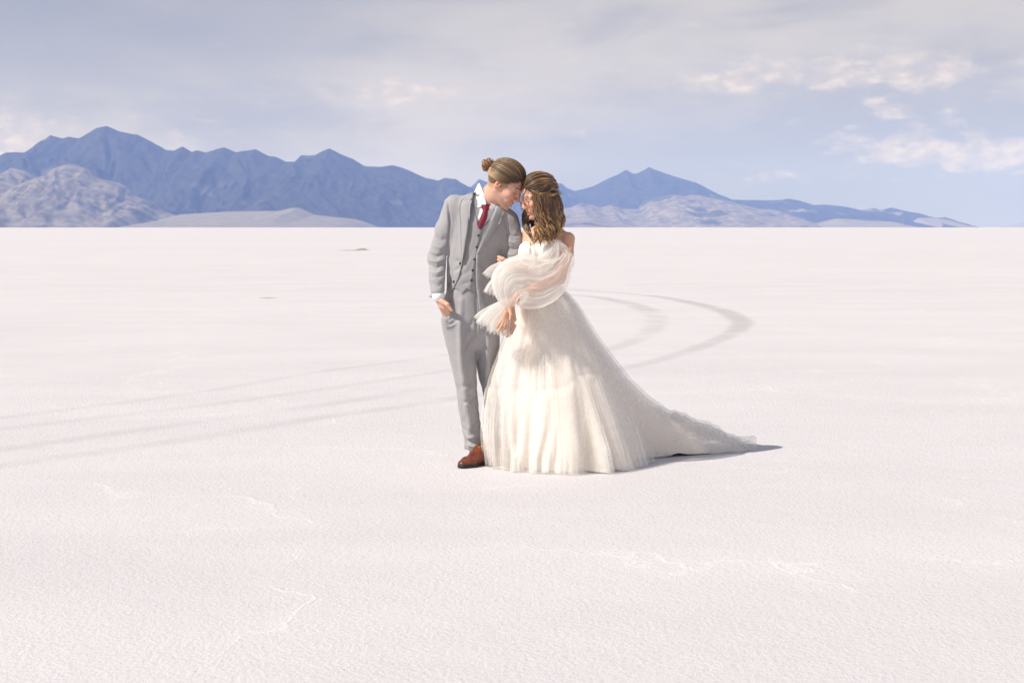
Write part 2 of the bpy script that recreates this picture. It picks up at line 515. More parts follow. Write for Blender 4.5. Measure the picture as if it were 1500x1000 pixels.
# ------------------------------------------------------------------ signed-distance modelling, meshed with surface nets
class Field:
    def __init__(s, lo, hi, h):
        s.lo = np.asarray(lo, float)
        s.h = h
        s.n = np.maximum(np.ceil((np.asarray(hi, float) - s.lo) / h).astype(int) + 1, 4)
        s.a = np.full(tuple(s.n), 0.05, np.float32)

    def region(s, lo, hi):
        i0 = np.clip(np.floor((np.asarray(lo) - s.lo) / s.h).astype(int), 0, s.n - 1)
        i1 = np.clip(np.ceil((np.asarray(hi) - s.lo) / s.h).astype(int) + 1, 1, s.n)
        sl_ = tuple(slice(a, b) for a, b in zip(i0, i1))
        ax = [(s.lo[k] + np.arange(i0[k], i1[k]) * s.h).astype(np.float32) for k in range(3)]
        return sl_, ax[0][:, None, None], ax[1][None, :, None], ax[2][None, None, :]

    def put(s, fn, lo, hi, k=0.012, op='add'):
        pad = k + 3 * s.h + 0.004
        sl_, x, y, z = s.region(np.asarray(lo) - pad, np.asarray(hi) + pad)
        if min(q.stop - q.start for q in sl_) <= 0:
            return
        d = fn(x, y, z).astype(np.float32)
        a = s.a[sl_]
        if op == 'add':
            h_ = np.clip(0.5 + 0.5 * (a - d) / k, 0, 1)
            r = a + (d - a) * h_ - k * h_ * (1 - h_)
        elif op == 'sub':
            d = -d
            h_ = np.clip(0.5 - 0.5 * (a - d) / k, 0, 1)
            r = a + (d - a) * h_ + k * h_ * (1 - h_)
        else:                      # intersect, everywhere inside the given region
            r = np.maximum(a, d)
        s.a[sl_] = np.minimum(r, 0.05)

    # primitives
    def cone(s, a, b, ra, rb, k=0.012, op='add', flat=None):
        a, b = np.asarray(a, float), np.asarray(b, float)
        ba = b - a
        L = max(float(ba @ ba), 1e-9)

        def fn(x, y, z):
            px, py, pz = x - a[0], y - a[1], z - a[2]
            t = np.clip((px * ba[0] + py * ba[1] + pz * ba[2]) / L, 0, 1)
            dx, dy, dz = px - ba[0] * t, py - ba[1] * t, pz - ba[2] * t
            r = ra + (rb - ra) * t
            if flat is None:
                return np.sqrt(dx * dx + dy * dy + dz * dz) - r
            ax, f = flat              # squash along a unit axis: f < 1 is thinner
            c = dx * ax[0] + dy * ax[1] + dz * ax[2]
            q = dx * dx + dy * dy + dz * dz - c * c
            return (np.sqrt(q + (c / f) ** 2) - r) * (0.5 + 0.5 * f)
        m = max(ra, rb)
        s.put(fn, np.minimum(a, b) - m, np.maximum(a, b) + m, k, op)

    def chain(s, pts, rad, k=0.012, op='add'):
        for i in range(len(pts) - 1):
            s.cone(pts[i], pts[i + 1], rad[i], rad[i + 1], k, op)

    def ell(s, c, r, M=None, k=0.012, op='add'):
        c, r = np.asarray(c, float), np.asarray(r, float)
        M = np.eye(3) if M is None else np.asarray(M, float)

        def fn(x, y, z):
            px, py, pz = x - c[0], y - c[1], z - c[2]
            u = [px * M[0][i] + py * M[1][i] + pz * M[2][i] for i in range(3)]
            k0 = np.sqrt(sum((u[i] / r[i]) ** 2 for i in range(3)))
            k1 = np.sqrt(sum((u[i] / r[i] ** 2) ** 2 for i in range(3))) + 1e-6
            return k0 * (k0 - 1) / k1
        m = np.abs(M) @ r
        s.put(fn, c - m, c + m, k, op)

    def stack(s, rows, k=0.02, op='add', power=2.0):
        """rows of (py, x_left, x_right, half_depth, dy) from top to bottom"""
        q = catmull([(P(0.5 * (xl + xr), py, dy)[2], P(xl, py, dy)[0], P(xr, py, dy)[0], b, Y0 + dy)
                     for py, xl, xr, b, dy in rows], 60)
        q = q[np.argsort(q[:, 0])]

        def fn(x, y, z):
            zz = z.ravel()
            xl, xr, b, cy = [np.interp(zz, q[:, 0], q[:, i])[None, None, :] for i in (1, 2, 3, 4)]
            cx, a = (xl + xr) / 2, (xr - xl) / 2
            u = (np.abs((x - cx) / a) ** power + np.abs((y - cy) / b) ** power) ** (1 / power)
            d = (u - 1) * np.minimum(a, b)
            return np.maximum(d, np.maximum(z - q[-1, 0], q[0, 0] - z))
        lo = (q[:, 1].min(), (q[:, 4] - q[:, 3]).min(), q[0, 0])
        hi = (q[:, 2].max(), (q[:, 4] + q[:, 3]).max(), q[-1, 0])
        s.put(fn, lo, hi, k, op)

    def cut_poly(s, poly, ymin=-99, ymax=99, k=0.004):
        """remove what lies inside a photo-space polygon and between two depths (world y)"""
        poly = np.asarray(poly, float)
        W = np.array([P(a, b, -0.05) for a, b in poly])
        q = W[:, [0, 2]]

        def fn(x, y, z):
            sc = (Y0 - 0.05) / y
            # slide every slab to the reference depth along the line of sight
            X = x * sc
            Z = CAM_H + (z - CAM_H) * sc
            d = np.full(np.broadcast(X, Z).shape, 1e9, np.float32)
            inside = np.zeros(d.shape, bool)
            for i in range(len(q)):
                a, b = q[i], q[(i + 1) % len(q)]
                e = b - a
                t = np.clip(((X - a[0]) * e[0] + (Z - a[1]) * e[1]) / max(e @ e, 1e-9), 0, 1)
                d = np.minimum(d, (X - a[0] - e[0] * t) ** 2 + (Z - a[1] - e[1] * t) ** 2)
                c = ((a[1] <= Z) & (b[1] > Z)) | ((b[1] <= Z) & (a[1] > Z))
                if abs(e[1]) > 1e-9:
                    inside ^= c & (X < a[0] + (Z - a[1]) / e[1] * e[0])
            d = np.sqrt(d)
            d = np.where(inside, -d, d)
            return np.maximum(d, np.maximum(y - ymax, ymin - y))
        lo = (W[:, 0].min() - .03, max(ymin, s.lo[1]), W[:, 2].min() - .03)
        hi = (W[:, 0].max() + .03, min(ymax, s.lo[1] + s.n[1] * s.h), W[:, 2].max() + .03)
        s.put(fn, lo, hi, k, 'sub')

    def mesh(s, relax=2):
        a = s.a
        a[0], a[-1], a[:, 0], a[:, -1], a[:, :, 0], a[:, :, -1] = (0.05,) * 6
        g = a < 0
        cnt = np.zeros(tuple(np.array(a.shape) - 1), np.uint8)
        off = [(i, j, k) for i in (0, 1) for j in (0, 1) for k in (0, 1)]
        for i, j, k in off:
            cnt += g[i:a.shape[0] - 1 + i, j:a.shape[1] - 1 + j, k:a.shape[2] - 1 + k]
        act = (cnt > 0) & (cnt < 8)
        I = np.argwhere(act)
        idx = np.full(act.shape, -1, np.int32)
        idx[act] = np.arange(len(I))
        val = {o: a[I[:, 0] + o[0], I[:, 1] + o[1], I[:, 2] + o[2]] for o in off}
        acc, num = np.zeros((len(I), 3)), np.zeros(len(I))
        for o in off:
            for ax in range(3):
                if o[ax]:
                    continue
                p = list(o)
                p[ax] = 1
                v0, v1 = val[o], val[tuple(p)]
                cr = (v0 < 0) != (v1 < 0)
                t = np.where(cr, v0 / np.where(cr, v0 - v1, 1), 0)
                e = np.zeros((len(I), 3)) + np.array(o)
                e[:, ax] += t
                acc += e * cr[:, None]
                num += cr
        V = s.lo + (I + acc / num[:, None]) * s.h
        Fs = []
        for ax in range(3):
            b, c = (ax + 1) % 3, (ax + 2) % 3
            s0 = [slice(None)] * 3
            s1 = [slice(None)] * 3
            s0[ax], s1[ax] = slice(0, -1), slice(1, None)
            g0, g1 = g[tuple(s0)], g[tuple(s1)]
            E_ = np.argwhere(g0 != g1)
            E_ = E_[(E_[:, b] > 0) & (E_[:, c] > 0) & (E_[:, b] < a.shape[b] - 1) & (E_[:, c] < a.shape[c] - 1)]
            q = []
            for db, dc in ((-1, -1), (0, -1), (0, 0), (-1, 0)):
                w = E_.copy()
                w[:, b] += db
                w[:, c] += dc
                q.append(idx[w[:, 0], w[:, 1], w[:, 2]])
            q = np.stack(q, 1)
            ins = g0[E_[:, 0], E_[:, 1], E_[:, 2]]
            q[~ins] = q[~ins][:, ::-1]
            Fs.append(q)
        Fs = np.concatenate(Fs)
        for _ in range(relax):
            V = laplace(V, Fs, 0.5)
        return V, Fs


def laplace(V, Fq, w):
    n = len(V)
    a = np.concatenate((Fq[:, 0], Fq[:, 1], Fq[:, 2], Fq[:, 3]))
    b = np.concatenate((Fq[:, 1], Fq[:, 2], Fq[:, 3], Fq[:, 0]))
    s0 = np.bincount(a, minlength=n) + np.bincount(b, minlength=n)
    out = np.empty_like(V)
    for i in range(3):
        m = np.bincount(a, V[b, i], n) + np.bincount(b, V[a, i], n)
        out[:, i] = V[:, i] * (1 - w) + w * m / np.maximum(s0, 1)
    return out


def normals(V, Fq):
    d1, d2 = V[Fq[:, 2]] - V[Fq[:, 0]], V[Fq[:, 3]] - V[Fq[:, 1]]
    fn = np.cross(d1, d2)
    N = np.zeros_like(V)
    for i in range(3):
        for c in range(4):
            N[:, i] += np.bincount(Fq[:, c], fn[:, i], len(V))
    return N / np.maximum(np.linalg.norm(N, axis=1), 1e-12)[:, None]


def seg_dist(Q, line):
    """distance of photo points to a photo polyline, and the position along it 0..1"""
    line = np.asarray(line, float)
    best = np.full(len(Q), 1e9)
    par = np.zeros(len(Q))
    n = len(line) - 1
    for i in range(n):
        a, e = line[i], line[i + 1] - line[i]
        t = np.clip(((Q - a) @ e) / max(e @ e, 1e-9), 0, 1)
        d = np.linalg.norm(Q - a - t[:, None] * e, axis=1)
        par = np.where(d < best, (i + t) / n, par)
        best = np.minimum(best, d)
    return best, par


def creases(V, Fq, lines, front=True):
    """push folds in (negative) or out along photo polylines: (line, millimetres, width px)"""
    N = normals(V, Fq)
    Q = proj(V)
    d = np.zeros(len(V))
    face = smooth01((0.25 - N[:, 1]) / 0.4) if front else 1.0
    for line, mm, w in lines:
        r, t = seg_dist(Q, line)
        taper = np.sin(np.pi * np.clip(t, 0.04, 0.96)) ** 0.5
        d += 1.35 * mm * 0.001 * np.exp(-(r / w) ** 2) * taper * face
    return V + N * d[:, None]


def folds(V, Fq, amp, freq, seed, sharp=True, mask=None):
    N = normals(V, Fq)
    n = fbm(V * np.asarray(freq), 3, seed)
    if sharp:
        n = 0.5 - np.abs(n) * 2.0
    d = amp * n
    if mask is not None:
        d = d * mask(V)
    return V + N * d[:, None]


def tree_of(V, Fq):
    return BVHTree.FromPolygons([Vector(v) for v in V], Fq.tolist())


def resample(line, n):
    line = np.asarray(line, float)
    if len(line) > 2:
        line = catmull(line, 80)
    s_ = np.concatenate(([0], np.cumsum(np.linalg.norm(np.diff(line, axis=0), axis=1))))
    u = np.linspace(0, s_[-1], n)
    return np.stack([np.interp(u, s_, line[:, i]) for i in range(line.shape[1])], 1)


def strip(A, B, n, m, trees, off=0.003, thick=0.004, bulge=0.0, edge=None):
    """a cloth piece between two photo polylines laid on the surfaces below it; returns closed mesh"""
    A, B = resample(A, n), resample(B, n)
    v = np.linspace(0, 1, m)
    Q = A[:, None, :] * (1 - v)[None, :, None] + B[:, None, :] * v[None, :, None]
    o = Vector((0, 0, CAM_H))
    dep = np.full((n, m), np.nan)
    for i in range(n):
        for j in range(m):
            d = Vector(P(*Q[i, j], 0.0)) - o
            d.normalize()
            best = None
            for tr in trees:
                h = tr.ray_cast(o, d)
                if h[0] is not None and (best is None or h[3] < best):
                    best = h[3]
            if best is not None:
                dep[i, j] = (o + d * best).y
    if np.isnan(dep).all():
        dep[:] = Y0
    dep = np.where(np.isnan(dep), np.nanmedian(dep), dep)
    for _ in range(3):            # lay it softly instead of copying every wrinkle below
        pd = np.pad(dep, 1, mode='edge')
        sm = (pd[:-2, 1:-1] + pd[2:, 1:-1] + pd[1:-1, :-2] + pd[1:-1, 2:]) / 4
        dep = np.minimum(dep, 0.5 * dep + 0.5 * sm)
    front = np.zeros((n, m, 3))
    for i in range(n):
        for j in range(m):
            b_ = bulge * math.sin(math.pi * v[j])
            front[i, j] = P(*Q[i, j], dep[i, j] - Y0 - off - thick - b_)
    back = front.copy()
    back[..., 1] += thick
    V = np.concatenate((front.reshape(-1, 3), back.reshape(-1, 3)))
    g = grid_faces(n, m)
    nn = n * m
    side = []
    ring = [i * m for i in range(n)] + [(n - 1) * m + j for j in range(1, m)] + [i * m + m - 1 for i in range(n - 2, -1, -1)] + \
           [j for j in range(m - 2, 0, -1)]
    for a, b in zip(ring, ring[1:] + ring[:1]):
        side.append((b, a, a + nn, b + nn))
    return V, np.concatenate((g[:, ::-1], g + nn, np.array(side)))


def tube(path, rad, sides=6, flat=1.0, up=(0, 1, 0), cap=True):
    """swept tube; rad per point; flat < 1 squashes it"""
    p = np.asarray(path, float)
    n = len(p)
    rad = np.broadcast_to(np.asarray(rad, float), (n,))
    T = np.gradient(p, axis=0)
    T /= np.maximum(np.linalg.norm(T, axis=1), 1e-9)[:, None]
    U = np.cross(T, np.asarray(up, float))
    bad = np.linalg.norm(U, axis=1) < 1e-3
    U[bad] = np.cross(T[bad], (1.0, 0.1, 0))
    U /= np.linalg.norm(U, axis=1)[:, None]
    W = np.cross(U, T)
    a = np.linspace(0, 2 * np.pi, sides, endpoint=False)
    V = p[:, None, :] + rad[:, None, None] * (U[:, None, :] * np.cos(a)[None, :, None] + flat * W[:, None, :] * np.sin(a)[None, :, None])
    Fq = grid_faces(n, sides, wrap_v=True)
    return V.reshape(-1, 3), Fq[:, ::-1]


def join(parts):
    Vs, Fs, k = [], [], 0
    for V, f in parts:
        Vs.append(V)
        Fs.append(f + k)
        k += len(V)
    return np.concatenate(Vs), np.concatenate(Fs)


def basis(yaw_dir, pitch):
    """head frame: columns forward, lateral (its left), up; yaw_dir is a horizontal facing vector"""
    f = np.array((yaw_dir[0], yaw_dir[1], 0.0))
    f /= np.linalg.norm(f)
    up = np.array((0, 0, 1.0))
    l = np.cross(up, f)
    c, s_ = math.cos(pitch), math.sin(pitch)
    return np.stack((f * c - up * s_, l, up * c + f * s_), 1)


# ------------------------------------------------------------------ materials for the couple
def cloth_mat(name, c1, c2, rough=0.85, scale=900.0, sheen=0.2, spec=0.2, bump=0.25):
    m, t = material(name)
    co = t.n('ShaderNodeTexCoord').outputs['Object']
    n1 = t.n('ShaderNodeTexNoise', Vector=co, Scale=scale, Detail=2.0).outputs[0]
    n2 = t.n('ShaderNodeTexNoise', Vector=co, Scale=14.0, Detail=3.0).outputs[0]
    f = t.math('ADD', t.math('MULTIPLY', n1, 0.7), t.math('MULTIPLY', n2, 0.3))
    c = t.mix(t.ramp(f, 0.35, 0.65), c1, c2)
    bp = t.n('ShaderNodeBump', Strength=bump, Distance=0.0006, Height=n1)
    b = t.n('ShaderNodeBsdfPrincipled', Base__Color=c, Roughness=rough, Normal=bp.outputs[0])
    b.inputs['Specular IOR Level'].default_value = spec
    b.inputs['Sheen Weight'].default_value = sheen
    b.inputs['Sheen Roughness'].default_value = 0.4
    t.t.links.new(b.outputs[0], t.out.inputs[0])
    return m


def skin_mat(name):
    m, t = material(name)
    co = t.n('ShaderNodeTexCoord').outputs['Object']
    a = t.n('ShaderNodeVertexColor', _layer_name='Col').outputs[0]
    n1 = t.n('ShaderNodeTexNoise', Vector=co, Scale=60.0, Detail=4.0).outputs[0]
    c = t.mix(t.math('MULTIPLY', t.ramp(n1, 0.3, 0.7), 0.12), a, (0.62, 0.28, 0.2))
    bp = t.n('ShaderNodeBump', Strength=0.15, Distance=0.0008,
             Height=t.n('ShaderNodeTexNoise', Vector=co, Scale=400.0, Detail=2.0).outputs[0])
    b = t.n('ShaderNodeBsdfPrincipled', Base__Color=c, Roughness=0.48, Normal=bp.outputs[0])
    b.inputs['Subsurface Weight'].default_value = 0.15
    b.inputs['Subsurface Radius'].default_value = (0.012, 0.004, 0.002)
    b.inputs['Subsurface Scale'].default_value = 0.6
    b.inputs['Specular IOR Level'].default_value = 0.35
    t.t.links.new(b.outputs[0], t.out.inputs[0])
    return m


def hair_mat(name):
    m, t = material(name)
    a = t.n('ShaderNodeVertexColor', _layer_name='Col').outputs[0]
    b = t.n('ShaderNodeBsdfPrincipled', Base__Color=a, Roughness=0.42)
    b.inputs['Specular IOR Level'].default_value = 0.4
    b.inputs['Sheen Weight'].default_value = 0.15
    t.t.links.new(b.outputs[0], t.out.inputs[0])
    return m


def leather_mat(name, c1, c2, rough=0.28):
    m, t = material(name)
    co = t.n('ShaderNodeTexCoord').outputs['Object']
    n1 = t.n('ShaderNodeTexNoise', Vector=co, Scale=18.0, Detail=4.0).outputs[0]
    c = t.mix(t.ramp(n1, 0.35, 0.65), c1, c2)
    bp = t.n('ShaderNodeBump', Strength=0.2, Distance=0.001,
             Height=t.n('ShaderNodeTexNoise', Vector=co, Scale=220.0, Detail=3.0).outputs[0])
    b = t.n('ShaderNodeBsdfPrincipled', Base__Color=c, Roughness=rough, Normal=bp.outputs[0])
    t.t.links.new(b.outputs[0], t.out.inputs[0])
    return m


def tulle_mat(name, colour, alpha, trans=0.45):
    """net: tiny holes let light and sight straight through, the threads scatter and pass light"""
    m, t = material(name)
    co = t.n('ShaderNodeTexCoord').outputs['Object']
    n1 = t.n('ShaderNodeTexNoise', Vector=co, Scale=26.0, Detail=3.0).outputs[0]
    a = t.math('ADD', alpha - 0.12, t.math('MULTIPLY', n1, 0.24))
    d = t.n('ShaderNodeBsdfDiffuse', Color=(*colour, 1), Roughness=0.6)
    tl = t.n('ShaderNodeBsdfTranslucent', Color=(*colour, 1))
    tp = t.n('ShaderNodeBsdfTransparent')
    s1 = t.n('ShaderNodeMixShader', Fac=trans, i1=d.outputs[0], i2=tl.outputs[0])
    s2 = t.n('ShaderNodeMixShader', Fac=a, i1=tp.outputs[0], i2=s1.outputs[0])
    t.t.links.new(s2.outputs[0], t.out.inputs[0])
    return m


WOOL = cloth_mat('grey_wool', (0.288, 0.280, 0.290), (0.354, 0.344, 0.354))
WOOL_V = cloth_mat('grey_wool_waistcoat', (0.245, 0.239, 0.249), (0.306, 0.298, 0.308))
LINEN = cloth_mat('white_cotton', (0.78, 0.78, 0.80), (0.84, 0.84, 0.85), 0.8, spec=0.2, sheen=0.0)
SILK = cloth_mat('red_silk', (0.17, 0.006, 0.020), (0.23, 0.010, 0.030), 0.45, 500, 0.1, 0.4)
SATIN = cloth_mat('ivory_satin', (0.92, 0.82, 0.70), (0.95, 0.87, 0.77), 0.42, 300, 0.1, 0.4, 0.1)
BODICE = cloth_mat('ivory_lace', (0.86, 0.80, 0.72), (0.93, 0.88, 0.82), 0.6, 120, 0.1, 0.3, 0.6)
DARKB = leather_mat('horn_button', (0.02, 0.018, 0.018), (0.045, 0.04, 0.04), 0.3)
BROWN = leather_mat('brown_leather', (0.10, 0.022, 0.010), (0.18, 0.044, 0.017), 0.22)
SOLE = leather_mat('dark_sole', (0.012, 0.009, 0.008), (0.025, 0.018, 0.015), 0.6)
LACE = cloth_mat('tan_lace', (0.36, 0.17, 0.07), (0.45, 0.23, 0.10), 0.7)
SKIN = skin_mat('skin')
HAIR = hair_mat('hair')
TULLE = tulle_mat('ivory_tulle', (0.965, 0.93, 0.89), 0.42, 0.22)
TULLE_OUT = tulle_mat('ivory_tulle_fine', (0.965, 0.935, 0.905), 0.24, 0.22)
TULLE_S = tulle_mat('ivory_tulle_sleeve', (0.965, 0.94, 0.905), 0.46, 0.5)
SPARK, _t = material('sequin')
_b = _t.n('ShaderNodeBsdfPrincipled', Base__Color=(0.9, 0.88, 0.86, 1), Roughness=0.2, Metallic=0.25)
_t.t.links.new(_b.outputs[0], _t.out.inputs[0])
GOLD, _t = material('gold')
_b = _t.n('ShaderNodeBsdfPrincipled', Base__Color=(0.75, 0.5, 0.2, 1), Roughness=0.25, Metallic=1.0)
_t.t.links.new(_b.outputs[0], _t.out.inputs[0])


# ------------------------------------------------------------------ a head, in its own frame (metres)
def add_head(f, C, M, sc, smile=1.0, slim=1.0):
    def W(x, y, z):
        return C + M @ (np.array((x, y, z)) * sc)

    def e(c, r, k=0.012, op='add', Ml=None):
        f.ell(W(*c), np.array(r) * sc, M if Ml is None else M @ Ml, k * sc, op)

    def c(a, b, ra, rb, k=0.012, op='add'):
        f.cone(W(*a), W(*b), ra * sc, rb * sc, k * sc, op)
    e((-0.010, 0, 0.032), (0.098, 0.075 * slim, 0.088))
    e((0.032, 0, -0.025), (0.058, 0.060 * slim, 0.080), 0.02)
    for s_ in (-1, 1):
        c((-0.012, s_ * 0.052 * slim, -0.045), (0.058, s_ * 0.016, -0.100), 0.018, 0.016, 0.02)
        e((0.058, s_ * 0.040, -0.028), (0.024, 0.022, 0.022), 0.02)
        c((0.084, s_ * 0.014, 0.020), (0.066, s_ * 0.050, 0.016), 0.010, 0.010, 0.014)
        e((0.092, s_ * 0.032, -0.002), (0.016, 0.017, 0.012), 0.010, 'sub')
        e((0.0735, s_ * 0.031, -0.003), (0.0135, 0.0145, 0.0125), 0.003)
        e((0.101, s_ * 0.0115, -0.0395), (0.010, 0.0075, 0.007), 0.006)
        Re = np.array(Matrix.Rotation(0.25, 3, 'Y'))
        e((-0.014, s_ * 0.073 * slim, -0.008), (0.017, 0.010, 0.030), 0.005, 'add', Re)
        e((-0.008, s_ * 0.083 * slim, -0.004), (0.0085, 0.009, 0.018), 0.004, 'sub', Re)
        e((-0.006, s_ * 0.080 * slim, -0.002), (0.0045, 0.005, 0.011), 0.004, 'sub', Re)
        e((0.067, s_ * 0.036, -0.060), (0.014, 0.012, 0.016), 0.012)
    c((0.083, 0, 0.012), (0.107, 0, -0.030), 0.0080, 0.0090, 0.012)
    e((0.1085, 0, -0.034), (0.0105, 0.0095, 0.0085), 0.008)
    e((0.072, 0, -0.104), (0.017, 0.019, 0.014), 0.014)
    e((0.078, 0, -0.068), (0.014, 0.026, 0.018), 0.012)
    for s_ in (-1, 1):
        c((0.0935, s_ * 0.001, -0.0635), (0.0785, s_ * 0.025, -0.0615 + 0.003 * smile), 0.0052, 0.0026, 0.004)
        c((0.0905, s_ * 0.001, -0.0775), (0.0785, s_ * 0.024, -0.0650 + 0.003 * smile), 0.0062, 0.0026, 0.004)
    c((0.094, -0.015, -0.0705), (0.094, 0.015, -0.0705), 0.0030, 0.0030, 0.003, 'sub')
    return W


def head_colors(V, C, M, sc, base, lip, brow, teeth=False, lashes=(0.05, 0.03, 0.025), blush=0.25):
    """the skin's own colours: lips, brows, lashes, a little red on cheeks, ears and nose"""
    L = ((V - C) @ M) / sc
    x, y, z = L[:, 0], np.abs(L[:, 1]), L[:, 2]
    colr = np.tile(np.asarray(base, float), (len(V), 1))
    head = (x > -0.13) & (x < 0.14) & (y < 0.1) & (z > -0.13) & (z < 0.14)

    def put(w, c_):
        w = np.clip(w, 0, 1)[:, None] * head[:, None]
        colr[:] = colr * (1 - w) + np.asarray(c_) * w

    def g(cx, cy, cz, rx, ry, rz):
        return np.exp(-(((x - cx) / rx) ** 2 + ((y - cy) / ry) ** 2 + ((z - cz) / rz) ** 2))
    red = np.asarray(base) * np.array((1.05, 0.62, 0.56))
    put(blush * 2.0 * g(0.066, 0.042, -0.034, 0.03, 0.02, 0.02), red)
    put(blush * 2.2 * g(0.11, 0, -0.034, 0.018, 0.016, 0.014), red)
    put(blush * 2.5 * g(-0.012, 0.08, -0.008, 0.025, 0.012, 0.035), red)
    lipw = smooth01((0.0085 - np.abs(z + 0.0705 - 0.10 * y)) / 0.004) * smooth01((0.027 - y) / 0.006) * smooth01((x - 0.07) / 0.008)
    put(lipw, lip)
    gap = smooth01((0.0030 - np.abs(z + 0.0705 - 0.10 * y)) / 0.0015) * smooth01((0.021 - y) / 0.004) * smooth01((x - 0.072) / 0.006)
    put(gap, (0.80, 0.76, 0.70) if teeth else np.asarray(lip) * 0.6)
    arch = 0.0225 + 0.10 * np.minimum(y - 0.012, 0.022) - 0.4 * np.maximum(y - 0.038, 0)
    bw = smooth01((0.0048 - np.abs(z - arch)) / 0.003) * smooth01((y - 0.009) / 0.004) * smooth01((0.056 - y) / 0.006) * (x > 0.04)
    put(bw * 0.85, brow)
    lz = -0.0065 - 0.002 * np.cos((y - 0.031) / 0.014 * 1.5)
    ew = smooth01((0.0030 - np.abs(z - lz)) / 0.0015) * smooth01((0.0165 - np.abs(y - 0.031)) / 0.003) * (x > 0.05)
    put(ew, lashes)
    return colr


def hand(f, wrist, palm_dir, across, nrm, size, curls, k=0.004, thumb=None, spread=0.12):
    """a hand in a field: palm, four separate fingers of unequal length with two bends, thumb from the palm's side"""
    d, a, n = (np.asarray(v, float) / np.linalg.norm(v) for v in (palm_dir, across, nrm))
    w = np.asarray(wrist, float)
    pl = 0.092 * size
    for q in (-0.6, -0.2, 0.2, 0.6):
        f.cone(w + a * q * 0.034 * size, w + d * pl + a * q * 0.058 * size, 0.0135 * size, 0.0115 * size, 0.010)
    lens = (0.066, 0.076, 0.070, 0.055)
    for i, q in enumerate((-1, -0.33, 0.33, 1)):
        p0 = w + d * pl * 0.96 + a * q * 0.031 * size
        dr = d + a * q * spread
        ang = 0.0
        for sgi, fr in enumerate((0.46, 0.30, 0.24)):
            ang += curls[i] * (0.75, 1.0, 0.7)[sgi]
            v = dr * math.cos(ang) + n * math.sin(ang)
            p1 = p0 + v / np.linalg.norm(v) * lens[i] * fr * size
            r0, r1 = (0.0092, 0.0084, 0.0076)[sgi] * size, (0.0084, 0.0076, 0.0066)[sgi] * size
            f.cone(p0, p1, r0, r1, k)
            p0 = p1
    if thumb is not None:
        t0 = w + d * pl * 0.25 - a * 0.026 * size
        t1 = t0 + (np.asarray(thumb[0]) * 0.040 * size)
        t2 = t1 + (np.asarray(thumb[1]) * 0.032 * size)
        f.cone(t0, t1, 0.0145 * size, 0.0105 * size, 0.008)
        f.cone(t1, t2, 0.0105 * size, 0.0082 * size, k)

# ================================================================== the groom
GB = np.array((P(697, 683, 0.12)[0], Y0 + 0.12, 0.0))
groom = bpy.data.objects.new('person', None)
col.objects.link(groom)
groom.location = GB
tag(groom, 'man with a hair bun in grey three piece suit, hand in his pocket', 'person')
part = lambda name, VF, mat, parent=groom, **kw: mk(name, VF[0], VF[1], mat, parent, GB, **kw)

HC = P(740, 270.0, 0.0)
HM = basis((math.cos(R(17)), -math.sin(R(17))), R(33))
HS = 1.05
V_ = 0.0045
# ---- body
f = Field((-0.62, Y0 - 0.42, -0.01), (0.16, Y0 + 0.42, 1.82), 0.0036)
gw = add_head(f, HC, HM, HS)
f.cone(gw(-0.030, 0, -0.045), P(707, 300, 0.06), 0.056, 0.062, 0.03)
f.cone(gw(0.0, 0, -0.06), P(711, 298, 0.03), 0.042, 0.045, 0.03)
f.stack([(292, 690, 730, .05, .06), (305, 668, 742, .075, .06), (340, 668, 738, .09, .06), (385, 664, 722, .085, .06), (430, 660, 712, .09, .07), (462, 660, 716, .085, .07)], 0.03)
LSH, LEL, LWR = P(668, 303, .06), P(641, 378, .07), P(641.5, 433, -.03)
f.chain([LSH, LEL, LWR], [.05, .038, .027], 0.02)
RSH, REL, RWR = P(742, 322, .06), P(755, 392, .03), P(746, 446, -.185)
f.chain([RSH, REL, RWR], [.05, .038, .026], 0.02)
f.chain([P(674, 470, .07), P(683, 560, .08), P(696, 652, .10), P(696, 668, .10)], [.07, .044, .034, .034], 0.02)
f.chain([P(712, 470, .08), P(717, 565, .155), P(729, 652, .24), P(729, 664, .24)], [.065, .036, .034, .034], 0.02)
f.chain([P(696, 668, .10), P(688, 674, .03)], [.036, .03], 0.01)
f.chain([P(729, 664, .24), P(727, 668, .16)], [.036, .03], 0.01)
# right hand going into the trouser pocket, thumb outside
f.cone(LWR + np.array((-.006, 0, .004)), P(646.5, 450, -.035), 0.021, 0.0165, 0.012)
f.cone(LWR + np.array((.010, -.004, .004)), P(652, 449, -.05), 0.021, 0.0160, 0.012)
for a_, b_, r_ in (((646, 450, -.03), (652, 467, .005), .0095), ((649, 450.5, -.04), (655, 470, .0), .0095), ((652, 450, -.045), (659, 470, -.005), .009), ((654, 449, -.05), (662, 467, -.01), .0085)):
    f.cone(P(*a_), P(*b_), r_ + 0.001, r_ - 0.001, 0.004)
f.chain([P(647, 441, -.065), P(655.5, 446, -.085), P(661.5, 454.5, -.088)], [.0160, .0120, .0090], 0.008)
